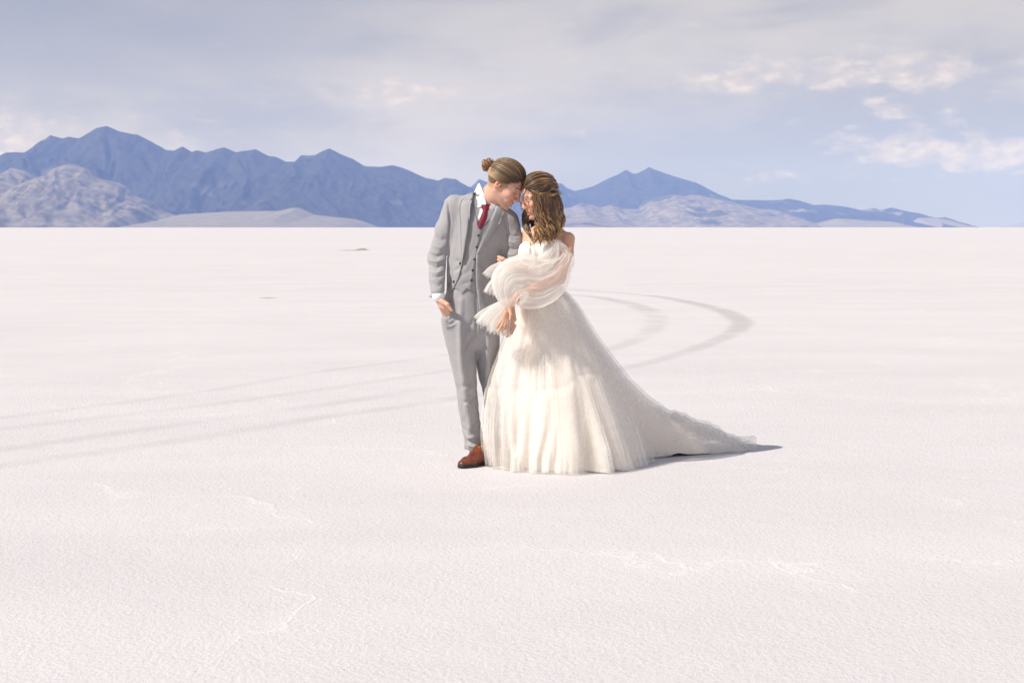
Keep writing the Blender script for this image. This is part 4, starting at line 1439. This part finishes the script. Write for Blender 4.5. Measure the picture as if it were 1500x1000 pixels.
# over the crown, parted near the middle: towards the back of the head
for i in range(150):
    th = rng.uniform(-1.55, 1.55)
    sx, sy = 0.085 * math.cos(th) - 0.004, 0.074 * math.sin(th)
    sz = float(np.interp(sx, [0.0, .035, .06, .075, .1], [-.02, .018, .048, .068, .095])) + rng.uniform(0, 0.03)
    d0 = (np.array((sx, sy, sz)) - EC) / ER
    d0 /= np.linalg.norm(d0)
    d1 = (np.array((-0.115, 0.012 * np.sign(sy) + rng.normal(0, .012), 0.022 + rng.normal(0, .012))) - EC) / ER
    d1 /= np.linalg.norm(d1)
    mid = (d0 + d1) / 2 + np.array((0, 0.45 * np.sign(sy) * abs(math.sin(th)), 0.25))
    mid /= np.linalg.norm(mid)
    lf = 1.02 + rng.uniform(0, 0.05)
    pts = scalp_b(np.stack((d0, (d0 + 1.1 * mid) / 2, mid, (d1 + 1.1 * mid) / 2, d1)), np.array((1.0, 1.05, 1.09, 1.09, 1.08))[:, None] * lf)
    lock(pts, rng.uniform(0.003, 0.0062), 0.0022, gold=0.30 if rng.uniform() < 0.5 else 0.08, start=0.15)
# twisted strand running round the side of the head towards the back
tw = [G([(769, 268, -.02), (780, 275, -.055), (794, 281, -.072), (806, 283, -.055), (817, 281, .0)]),
      G([(771, 274, -.04), (783, 283, -.070), (796, 287, -.078), (808, 287, -.055), (819, 285, .0)])]
between(tw[0], tw[1], 22, 0.0066, 0.0045, 0.42, 0.003, start=0.2)
# loose lengths on the side towards the camera, from the temple round to the back
gd = [G([(771, 272, -.045), (768, 284, -.055), (772, 300, -.075), (781, 318, -.085), (783, 334, -.090), (776, 349, -.095)]),
      G([(780, 277, -.06), (782, 292, -.075), (786, 308, -.085), (788, 324, -.090), (786, 340, -.095), (780, 354, -.098)]),
      G([(790, 281, -.07), (793, 296, -.085), (795, 311, -.09), (794, 326, -.092), (796, 340, -.092), (794, 353, -.095)]),
      G([(800, 283, -.065), (804, 298, -.08), (803, 313, -.082), (806, 328, -.082), (804, 340, -.08), (806, 350, -.082)]),
      G([(810, 283, -.035), (815, 297, -.045), (814, 312, -.05), (816, 326, -.05), (812, 338, -.05), (808, 349, -.055)]),
      G([(817, 281, .01), (821, 295, .01), (822, 309, .005), (824, 322, .0), (820, 334, .0), (813, 345, -.01)])]
between(gd[1], gd[2], 56, 0.0070, 0.0115, 0.58)
between(gd[2], gd[3], 56, 0.0074, 0.0125, 0.55)
between(gd[3], gd[4], 46, 0.0076, 0.012, 0.52)
between(gd[4], gd[5], 40, 0.0072, 0.012, 0.55)
between(gd[0] + np.array((.062, 0, 0)), gd[1] + np.array((.014, 0, 0)), 20, 0.0045, 0.005, 0.6)
# behind: nape and the far side, mostly in shade
bk = [G([(818, 283, .03), (823, 300, .05), (824, 315, .05), (824, 330, .05), (818, 344, .05)]),
      G([(800, 283, .10), (804, 300, .11), (806, 316, .11), (808, 330, .11), (806, 344, .10)]),
      G([(778, 282, .09), (772, 300, .10), (767, 316, .10), (766, 330, .09), (772, 344, .04)]),
      G([(784, 300, .05), (776, 318, .06), (771, 330, .05), (774, 341, .0), (781, 350, -.06)])]
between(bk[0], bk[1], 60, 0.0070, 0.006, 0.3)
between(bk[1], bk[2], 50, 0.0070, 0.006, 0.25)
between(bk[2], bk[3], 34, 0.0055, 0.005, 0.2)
# inner mass so that no daylight shows between the locks
between(G([(800, 285, .03), (805, 300, .02), (806, 318, .01), (806, 334, .0)]), G([(812, 284, .04), (816, 300, .03), (816, 318, .02), (814, 334, .01)]), 26, 0.014, 0.003, 0.05)
between(G([(792, 292, -.05), (794, 304, -.05), (796, 318, -.05), (797, 334, -.06)]), G([(806, 290, -.03), (808, 304, -.03), (808, 318, -.035), (808, 334, -.04)]), 22, 0.011, 0.003, 0.08)
for a_, b_ in ((1, 2), (2, 3), (3, 4), (4, 5)):
    between(gd[a_] + np.array((0, -.006, 0)), gd[b_] + np.array((0, -.006, 0)), 26, 0.0030, 0.0100, 0.55, 0.003, sides=5, flat=0.5)
# wisps across the face and loose flyaway hairs
for i in range(7):
    x0 = rng.uniform(766, 776)
    pts = G([(x0 + 3, 268 + rng.uniform(0, 6), -.04), (x0 - 4 + rng.uniform(-2, 2), 282, -.055), (x0 - 6 + rng.uniform(-3, 4), 294, -.06), (x0 - 3 + rng.uniform(-5, 8), 308, -.07), (x0 + 4 + rng.uniform(-8, 9), 322, -.08)])
    lock(pts, rng.uniform(0.0008, 0.0020), 0.003, gold=0.75, sides=4, start=0.4)
for i in range(40):
    a = gd[rng.integers(1, 6)]
    b = a + rng.normal(0, 0.010, a.shape) + np.linspace(0, 1, len(a))[:, None] * rng.normal(0, 0.016, 3)
    lock(b, rng.uniform(0.0006, 0.0014), 0.008, gold=0.8, sides=4)
for i in range(40):
    a = rng.uniform(-1.2, 1.2)
    d0 = np.array((math.cos(a) * 0.3 - 0.3, math.sin(a), 0.9))
    d1 = np.array((-0.9, rng.normal(0, .5), 0.3))
    u_ = np.linspace(0, 1, 5)[:, None]
    lock(scalp_b(d0 * (1 - u_) + d1 * u_, 1.09 + 0.05 * rng.uniform() * np.sin(u_ * 3.1)), 0.0009, 0.003, gold=0.6, sides=4)
vv, ff = join(locks)
part('hair', (vv, ff), HAIR, colors=np.concatenate(lcol))

# ---- gown: bodice
gown_f = Field((-0.06, Y0 - 0.2, 0.93), (0.36, Y0 + 0.2, 1.40), 0.004)
f = gown_f
f.stack([(340, 764, 832, .085, .012), (352, 762, 827, .096, .002), (365, 759, 820, .102, -.004), (385, 758, 816, .097, .0), (405, 763, 816, .088, .02), (425, 766, 820, .085, .03), (448, 760, 828, .1, .05)], 0.02)
f.ell(P(776, 371, -.085), (.050, .038, .050), None, .02)
f.ell(P(799, 370, -.085), (.050, .036, .050), None, .02)
f.cut_poly([(745, 320), (745, 368), (757.5, 366), (762, 358), (769, 353.5), (775, 354.5), (778.5, 360.5), (784, 355), (792, 351), (801, 351.5), (807, 357), (813, 356), (818, 352), (826, 357), (845, 362), (845, 320)], -99, 99, 0.004)
V, Fq = f.mesh(1)
V = creases(V, Fq, [([(778, 360), (779, 372), (773, 385)], -9, 2.2)])
bodice = part('bodice', (V, Fq), BODICE)
T_BO = tree_of(V, Fq)
for a, b in (([(809, 356), (817, 344), (823, 335)], -.09),):
    pts = []
    for q in resample(a, 10):
        o_ = Vector((0, 0, CAM_H))
        d_ = (Vector(P(q[0], q[1], 0)) - o_).normalized()
        h_ = T_B.ray_cast(o_, d_)
        pts.append(np.array(o_ + d_ * (h_[3] - 0.003)) if h_[0] is not None else P(q[0], q[1], -.05))
    part('shoulder_strap', tube(pts, 0.0028, 6), GOLD, bodice)

# ---- gown: skirt. Profiles (radius, height) from waist to hem for compass directions round the waist
CEN = P(794, 425, 0.07)
CX, CY = CEN[0], CEN[1]
LEN = np.linspace(0, 1, 8)
KEY = {  # degrees: (radii, heights);  0 = right, 90 = away, 180 = left, 270 = towards the camera
    0: ((.105, .19, .27, .36, .44, .50, .56, .60), (1.03, .90, .74, .60, .44, .29, .14, .004)),
    13: ((.105, .20, .30, .40, .50, .57, .62, .66), (1.03, .91, .75, .60, .44, .29, .14, .004)),
    21: ((.105, .215, .34, .46, .62, .84, 1.13, 1.38), (1.03, .92, .735, .585, .40, .235, .10, .006)),
    30: ((.105, .22, .36, .48, .62, .83, 1.15, 1.46), (1.03, .92, .70, .575, .41, .255, .125, .008)),
    42: ((.105, .21, .33, .44, .58, .75, 1.01, 1.27), (1.03, .91, .71, .575, .41, .25, .11, .006)),
    62: ((.105, .19, .29, .38, .50, .62, .78, .92), (1.03, .90, .72, .58, .42, .25, .10, .005)),
    95: ((.105, .16, .24, .31, .38, .45, .51, .55), (1.03, .90, .74, .60, .44, .29, .14, .004)),
    150: ((.105, .135, .165, .19, .215, .225, .235, .235), (1.03, .90, .76, .62, .46, .30, .15, .004)),
    180: ((.108, .150, .200, .248, .300, .325, .318, .292), (1.03, .90, .76, .62, .46, .30, .15, .004)),
    215: ((.110, .150, .205, .255, .305, .335, .340, .330), (1.03, .90, .76, .62, .46, .30, .15, .004)),
    250: ((.110, .150, .200, .250, .298, .330, .345, .350), (1.03, .90, .76, .62, .46, .30, .15, .004)),
    280: ((.110, .155, .215, .270, .325, .370, .402, .425), (1.03, .90, .76, .62, .46, .30, .15, .004)),
    315: ((.108, .165, .235, .30, .365, .420, .465, .500), (1.03, .90, .76, .62, .46, .30, .15, .004)),
    340: ((.106, .18, .255, .335, .410, .475, .530, .575), (1.03, .90, .75, .61, .45, .295, .145, .004)),
}
KD = sorted(KEY)
KR = np.array([KEY[k_][0] for k_ in KD])
KZ = np.array([KEY[k_][1] for k_ in KD])


def skirt(ns, nth, pleat, seed, scale=1.0, narrow=1.0, hem=0.0, top=0.0, tier=0.56, max_r=9.0, drag=1.0, s0=0.0, s1=1.0):
    s_ = np.linspace(s0, s1, ns)
    fine_r = np.array([catmull(np.stack((LEN, r), 1), 200) for r in KR])
    fine_z = np.array([catmull(np.stack((LEN, z), 1), 200) for z in KZ])
    rr = np.array([np.interp(s_, q[:, 0], q[:, 1]) for q in fine_r])
    zz = np.array([np.interp(s_, q[:, 0], q[:, 1]) for q in fine_z])
    th = np.linspace(0, 360, nth, endpoint=False)
    ke = np.array(KD + [360 + KD[0]])
    i = np.clip(np.searchsorted(ke, th, 'right') - 1, 0, len(KD) - 1)
    w = smooth01((th - ke[i]) / (ke[i + 1] - ke[i]))[:, None] * 0.6 + 0.4 * ((th - ke[i]) / (ke[i + 1] - ke[i]))[:, None]
    j = (i + 1) % len(KD)
    Rr = rr[i] * (1 - w) + rr[j] * w
    Zz = zz[i] * (1 - w) + zz[j] * w
    a = np.radians(th)[:, None]
    ss = s_[None, :] + 0 * a
    # pleats: gathered lines that widen, merge and wander on their way down; a second gathering below the tier seam
    circ = np.stack((np.cos(a) + 0 * ss, np.sin(a) + 0 * ss, ss * 0.9), -1).reshape(-1, 3)

    def pl(n, wob, sd, rate):
        q = vnoise(np.stack((circ[:, 0] * 2.2, circ[:, 1] * 2.2, circ[:, 2] * rate + sd), 1), sd).reshape(ss.shape)
        m = vnoise(np.stack((circ[:, 0] * 3.5 + 7, circ[:, 1] * 3.5, circ[:, 2] * 1.2 + sd), 1), sd + 3).reshape(ss.shape)
        v = np.sin(n * a + wob * 1.7 * q)
        return (0.75 * v + 0.35 * (1 - 2 * np.abs(np.sin(0.5 * n * a + wob * q)))) * np.clip(0.55 + 1.1 * m, 0.05, 1.6)
    up = pl(17, 3.0, seed, 1.2) * 0.55 + pl(33, 3.0, seed + 5, 1.6) * 0.45
    lowr = pl(13, 3.6, seed + 9, 1.6) * 0.6 + pl(29, 4.0, seed + 13, 2.0) * 0.4
    tier = tier - 0.055 * np.exp(-((np.degrees(a) - 335) / 45) ** 2) - 0.05 * np.exp(-(np.degrees(a) / 45) ** 2) + 0.03 * vnoise(np.stack((np.cos(a) * 3 + 0 * ss, np.sin(a) * 3 + 0 * ss, 0 * ss + seed), -1).reshape(-1, 3), seed + 77).reshape(ss.shape)
    k_ = smooth01((ss - tier) / 0.05)
    gath = np.sin(97 * a + 9 * vnoise(circ * np.array((2.0, 2.0, 1.5)) + 3, seed + 61).reshape(ss.shape)) * (0.6 + 0.8 * vnoise(circ * np.array((6.0, 6.0, 3.0)), seed + 62).reshape(ss.shape))
    up = up + (0.06 + 0.25 * np.exp(-ss / 0.15)) * gath
    lowr = lowr + 0.05 * gath + 0.40 * np.exp(-np.maximum(ss - tier, 0) / 0.05) * gath
    A_up = pleat * (0.26 + 0.9 * ss)
    A_lo = pleat * (0.4 + 1.9 * smooth01((ss - tier) / 0.4)) * (1 + 0.5 * np.exp(-((np.degrees(a) - 318) / 35) ** 2))
    disp = up * A_up * (1 - k_) + (lowr * A_lo + 0.006) * k_ - 0.004 * np.exp(-((ss - tier) / 0.011) ** 2) + 0.002 * np.exp(-((ss - tier - 0.02) / 0.012) ** 2)
    left = np.exp(-((np.degrees(a) - 190) / 62) ** 2)
    R2 = np.minimum(Rr * scale * (1 - (1 - narrow) * left * smooth01(ss / 0.4)) + disp * np.minimum(1, Rr / 0.25) + top, max_r + 0 * Rr)
    crumple = fbm(np.stack(((R2 * np.cos(a)).ravel() * 9, (R2 * np.sin(a)).ravel() * 9, Zz.ravel() * 9), 1), 4, seed + 31).reshape(ss.shape)
    far = smooth01((R2 - 0.62) / 0.3)
    Z2 = Zz + hem * smooth01((ss - 0.6) / 0.4) + far * smooth01((ss - 0.5) / 0.3) * drag * (0.035 * crumple + 0.022 * np.sin(58 * a + 4 * crumple + 4 * ss) + 0.006 * np.sin(131 * a + 6 * crumple))
    Z2 = np.maximum(Z2, 0.004 + 0.012 * np.abs(crumple) + hem * 0.5)
    edge = 0.05 * fbm(np.stack((np.cos(a) * 9 + 0 * ss, np.sin(a) * 9 + 0 * ss, 0 * ss + seed), -1).reshape(-1, 3), 3, seed + 40).reshape(ss.shape)
    R2 = R2 + edge * smooth01((ss - 0.85) / 0.15) * (0.5 + 1.5 * far)
    V = np.stack((CX + R2 * np.cos(a), CY + 0.95 * R2 * np.sin(a), Z2), -1)
    return V.reshape(-1, 3), grid_faces(nth, ns, wrap_u=True)


lining = part('skirt_lining', skirt(70, 720, 0.015, 50, 0.90, 0.45, 0.003, -0.006, max_r=1.05), SATIN)
sk = skirt(110, 1400, 0.021, 50)
skirt_o = part('tulle_skirt', sk, TULLE)
part('tulle_overlay', skirt(100, 1400, 0.024, 50, 1.035, 1.0, 0.003, 0.008), TULLE_OUT, skirt_o)
part('tulle_underlay', skirt(90, 1000, 0.018, 50, 0.95, 0.74, 0.002, 0), TULLE, skirt_o)
# sequins scattered over the net
pts_s = []
VV = sk[0].reshape(1400, 110, 3)
for i in range(150):
    q = VV[rng.integers(0, 1400), rng.integers(10, 104)] + rng.normal(0, .003, 3)
    q = q + (q - CEN) / np.linalg.norm(q - CEN) * 0.012
    n_ = rng.normal(size=3)
    n_ /= np.linalg.norm(n_)
    e1 = np.cross(n_, (0.2, 0.5, 0.8))
    e1 /= np.linalg.norm(e1)
    e2 = np.cross(n_, e1)
    an = np.linspace(0, 2 * np.pi, 6, endpoint=False)
    rim = q + 0.0022 * (np.cos(an)[:, None] * e1 + np.sin(an)[:, None] * e2)
    Vs = np.concatenate((rim + n_ * 0.0005, rim - n_ * 0.0005))
    pts_s.append((Vs, np.array([(0, 1, 2, 5), (5, 2, 3, 4), (6, 11, 8, 7), (11, 10, 9, 8)] + [(k_, k_ + 6, (k_ + 1) % 6 + 6, (k_ + 1) % 6) for k_ in range(6)])))
sq = part('sequins', join(pts_s), SPARK, skirt_o, smooth=False)
sq['kind'] = 'stuff'


# ---- gown: sleeves of gathered net
def sleeve(path, ra, rb, n, m, pl_n, pl_a, seed, twist=0.0, axis=(0, -1, 0), wave=0.0, sag=0.0):
    """loft along a path; ra across in the picture plane, rb towards the camera; gathers run lengthwise"""
    q = catmull([np.concatenate((p, (a_, b_))) for p, a_, b_ in zip(path, ra, rb)], n)
    c, r1, r2 = q[:, :3], q[:, 3], q[:, 4]
    T = np.gradient(c, axis=0)
    T /= np.linalg.norm(T, axis=1)[:, None]
    B = np.asarray(axis, float)[None, :] - T * (T @ np.asarray(axis, float))[:, None]
    B /= np.linalg.norm(B, axis=1)[:, None]
    A = np.cross(T, B)
    u = np.linspace(0, 1, n)[:, None]
    a = np.linspace(0, 2 * np.pi, m, endpoint=False)[None, :]
    cc = np.stack((np.cos(a) * 1.6 + 0 * u, np.sin(a) * 1.6 + 0 * u, u * 2.2 + 0 * a), -1).reshape(-1, 3)
    w = vnoise(cc + seed, seed).reshape(n, m)
    w2 = fbm(cc * np.array((2.2, 2.2, 1.1)) + 5, 3, seed + 2).reshape(n, m)
    d = np.sin(pl_n * a + 4.5 * w + twist * u) * (0.5 + 0.7 * np.abs(w2) * 2) + 0.5 * np.sin(2.3 * pl_n // 1 * a + 6 * w - 3 * u)
    fade = 0.35 + 0.65 * np.sin(np.pi * np.clip(u, 0.02, 0.98)) ** 0.5
    w3 = fbm(cc * np.array((4.5, 4.5, 3.5)) + 11, 3, seed + 6).reshape(n, m)
    k_ = 1 + pl_a * fade * d + 0.22 * w2 + 0.08 * w3
    if wave:
        k_ = k_ + wave * smooth01((u - 0.3) / 0.7) * np.sin(11 * a + 5 * w + 3 * u)
    V = c[:, None, :] + A[:, None, :] * (r1[:, None] * k_ * np.cos(a))[..., None] + B[:, None, :] * (r2[:, None] * k_ * np.sin(a))[..., None]
    V[..., 2] -= sag * (np.sin(np.pi * u) * (1 - np.cos(a)) * 0.5)
    return V.reshape(-1, 3), grid_faces(n, m, wrap_v=True)[:, ::-1]


sl1 = part('sleeve', sleeve([P(831, 377, -.075), P(824, 389, -.12), P(808, 404, -.17), P(786, 412, -.215), P(764, 411, -.25), P(749, 414, -.265), P(744, 431, -.27), P(745.5, 449, -.27)],
                            [.045, .062, .108, .138, .140, .116, .074, .034], [.050, .060, .078, .084, .082, .072, .054, .032], 100, 280, 17, .018, 3), TULLE_S)
sl2 = part('sleeve', sleeve([P(768, 368, .03), P(770, 388, .0), P(764, 402, -.08), P(750, 408, -.15), P(738, 409, -.19), P(729, 404, -.20)],
                            [.050, .060, .085, .104, .095, .050], [.050, .058, .066, .068, .062, .040], 80, 260, 19, .025, 17), TULLE_S)
# neckline drape falling off the left shoulder, drawn across the bust towards the elbow
part('shoulder_drape', sleeve([P(811, 352, -.095), P(815, 357, -.10), P(821, 366, -.105), P(829, 376, -.095), P(835, 382, -.06)],
                              [.010, .026, .036, .034, .016], [.010, .018, .026, .030, .020], 50, 120, 11, .14, 29), TULLE_S, sl1)
part('bust_drape', sleeve([P(814, 352, -.11), P(812, 366, -.125), P(804, 378, -.15), P(792, 389, -.19), P(778, 398, -.23)],
                          [.012, .026, .038, .042, .022], [.010, .020, .026, .030, .020], 60, 140, 13, .14, 37), TULLE_S, sl1)


def ruffle(path, r0, r1, n, m, waves, amp, seed, depth=1.0):
    """a gathered flounce: opens from r0 to r1 along a path, the free edge rippling"""
    c = catmull(path, n)
    u = np.linspace(0, 1, n)[:, None]
    a = np.linspace(0, 2 * np.pi, m, endpoint=False)[None, :]
    T = np.gradient(c, axis=0)
    T /= np.linalg.norm(T, axis=1)[:, None]
    B = np.array((0, -1.0, 0)) - T * (T @ np.array((0, -1.0, 0)))[:, None]
    B /= np.linalg.norm(B, axis=1)[:, None]
    A = np.cross(T, B)
    w = vnoise(np.stack((np.cos(a) * 2 + 0 * u, np.sin(a) * 2 + 0 * u, 1.5 * u + 0 * a + seed), -1).reshape(-1, 3), seed).reshape(n, m)
    r = r0 + (r1 - r0) * smooth01(u * 0.9 + 0.05) + 0 * a
    k_ = 1 + amp * smooth01(u / 0.5) * np.sin(waves * a + 4 * w + 2 * u) + 0.25 * w * u
    along = 0.007 * u * np.sin(waves * a + 1.3 + 4 * w)
    V = c[:, None, :] + A[:, None, :] * (r * k_ * np.cos(a))[..., None] + depth * B[:, None, :] * (r * k_ * np.sin(a))[..., None] + T[:, None, :] * along[..., None]
    return V.reshape(-1, 3), grid_faces(n, m, wrap_v=True)[:, ::-1]


for q_ in (([(746, 440, -.275), (737, 451, -.262), (727, 466, -.245), (721, 480, -.235)], .026, .092, 19, .065, 3, sl1),
           ([(742, 442, -.255), (730, 452, -.240), (718, 464, -.225), (711, 474, -.215)], .024, .062, 16, .08, 14, sl1),
           ([(746, 446, -.26), (740, 460, -.245), (734, 476, -.235), (731, 489, -.23)], .026, .064, 17, .075, 19, sl1),
           ([(744, 390, -.19), (735, 394, -.195), (727, 401, -.19), (722, 409, -.185)], .034, .060, 17, .08, 27, sl2),
           ([(742, 404, -.20), (734, 413, -.205), (727, 423, -.205), (723, 432, -.20)], .045, .056, 17, .08, 51, sl2)):
    part('ruffle', ruffle([P(*p) for p in q_[0]], q_[1], q_[2], 40, 200, q_[3], q_[4], q_[5], 0.5), TULLE_S, q_[6])

# ================================================================== small far things on the flat
CLOD, _t = material('grey_mud')
_co = _t.n('ShaderNodeTexCoord').outputs['Object']
_n = _t.n('ShaderNodeTexNoise', Vector=_co, Scale=9.0, Detail=5.0).outputs[0]
_c = _t.mix(_t.ramp(_n, 0.35, 0.65), (0.16, 0.14, 0.125), (0.36, 0.33, 0.31))
_b = _t.n('ShaderNodeBsdfPrincipled', Base__Color=_c, Roughness=0.9)
_t.t.links.new(_b.outputs[0], _t.out.inputs[0])


def mound(px, py, lx, ly, hz, seed, label):
    g = ground(px, py)
    n = 48
    u = np.linspace(-1, 1, n)
    X, Y = np.meshgrid(u, u, indexing='ij')
    r = np.sqrt(X ** 2 + Y ** 2)
    p_ = np.stack((X * 2.2, Y * 2.2, 0 * X + seed), -1).reshape(-1, 3)
    Z = np.maximum(smooth01((1 - r) / 0.9) * (0.45 + 0.9 * np.abs(fbm(p_, 4, seed).reshape(n, n))) + 0.35 * fbm(p_ * 3, 3, seed + 2).reshape(n, n) * smooth01((1 - r) / 0.5), 0) * hz
    Z = np.where(r >= 0.98, -0.01, Z)
    V = np.stack((g[0] + X * lx, g[1] + Y * ly, Z), -1).reshape(-1, 3)
    o = mk('mud_mound', V - g, grid_faces(n, n), CLOD)
    o.location = g
    tag(o, label, 'mound')


mound(530, 366.3, 0.50, 0.6, 0.13, 3, 'low grey mud mound far out on the salt')
mound(512, 366.9, 0.9, 0.5, 0.03, 9, 'flat grey mud streak beside the far mud mound')
mound(393, 436.5, 0.17, 0.12, 0.014, 5, 'small grey crust heave on the salt left of the groom')

STEEL, _t = material('pale_steel')
_b = _t.n('ShaderNodeBsdfPrincipled', Base__Color=(0.36, 0.35, 0.35, 1), Roughness=0.6)
_t.t.links.new(_b.outputs[0], _t.out.inputs[0])


def mast(px, top, D, w, label):
    """lattice mast: three legs, rings of struts, an antenna tip"""
    g = at(px, 333.0, D)
    g[2] = 0
    H = at(px, top, D)[2]
    root = bpy.data.objects.new('mast', None)
    col.objects.link(root)
    root.location = g
    tag(root, label, 'mast')
    ang = [R(90 + 120 * i) for i in range(3)]
    rad = lambda z: w * (1 - 0.75 * z / H)
    for a in ang:
        z_ = np.linspace(0, H * 0.9, 6)
        mk('leg', *tube([(rad(q) * math.cos(a), rad(q) * math.sin(a), q) for q in z_], 0.09 * w, 6), STEEL, root)
    bits = []
    for q in np.linspace(0.06, 0.88, 9) * H:
        pr = [np.array((rad(q) * math.cos(a), rad(q) * math.sin(a), q)) for a in ang]
        for i in range(3):
            q2 = min(q + 0.09 * H, 0.9 * H)
            b_ = np.array((rad(q2) * math.cos(ang[(i + 1) % 3]), rad(q2) * math.sin(ang[(i + 1) % 3]), q2))
            bits.append(tube([pr[i], pr[(i + 1) % 3]], 0.06 * w, 5, up=(0.3, 0.2, 1)))
            bits.append(tube([pr[i], b_], 0.05 * w, 5, up=(0.9, 0.2, 0.1)))
    mk('lattice', *join(bits), STEEL, root)
    mk('antenna', *tube([(0, 0, H * 0.88), (0, 0, H)], 0.12 * w, 6), STEEL, root)
    base = tube([(0, 0, 0), (0, 0, 0.02 * H), (0, 0, 0.06 * H)], [w * 1.5, w * 1.5, w * 1.2], 8)
    mk('plinth', *base, STEEL, root)


mast(1322, 319.5, 9000.0, 4.0, 'tall pale mast on the horizon before the tapering ridge')
mast(1342, 328.0, 9000.0, 2.6, 'short pale mast on the horizon beside the tall mast')
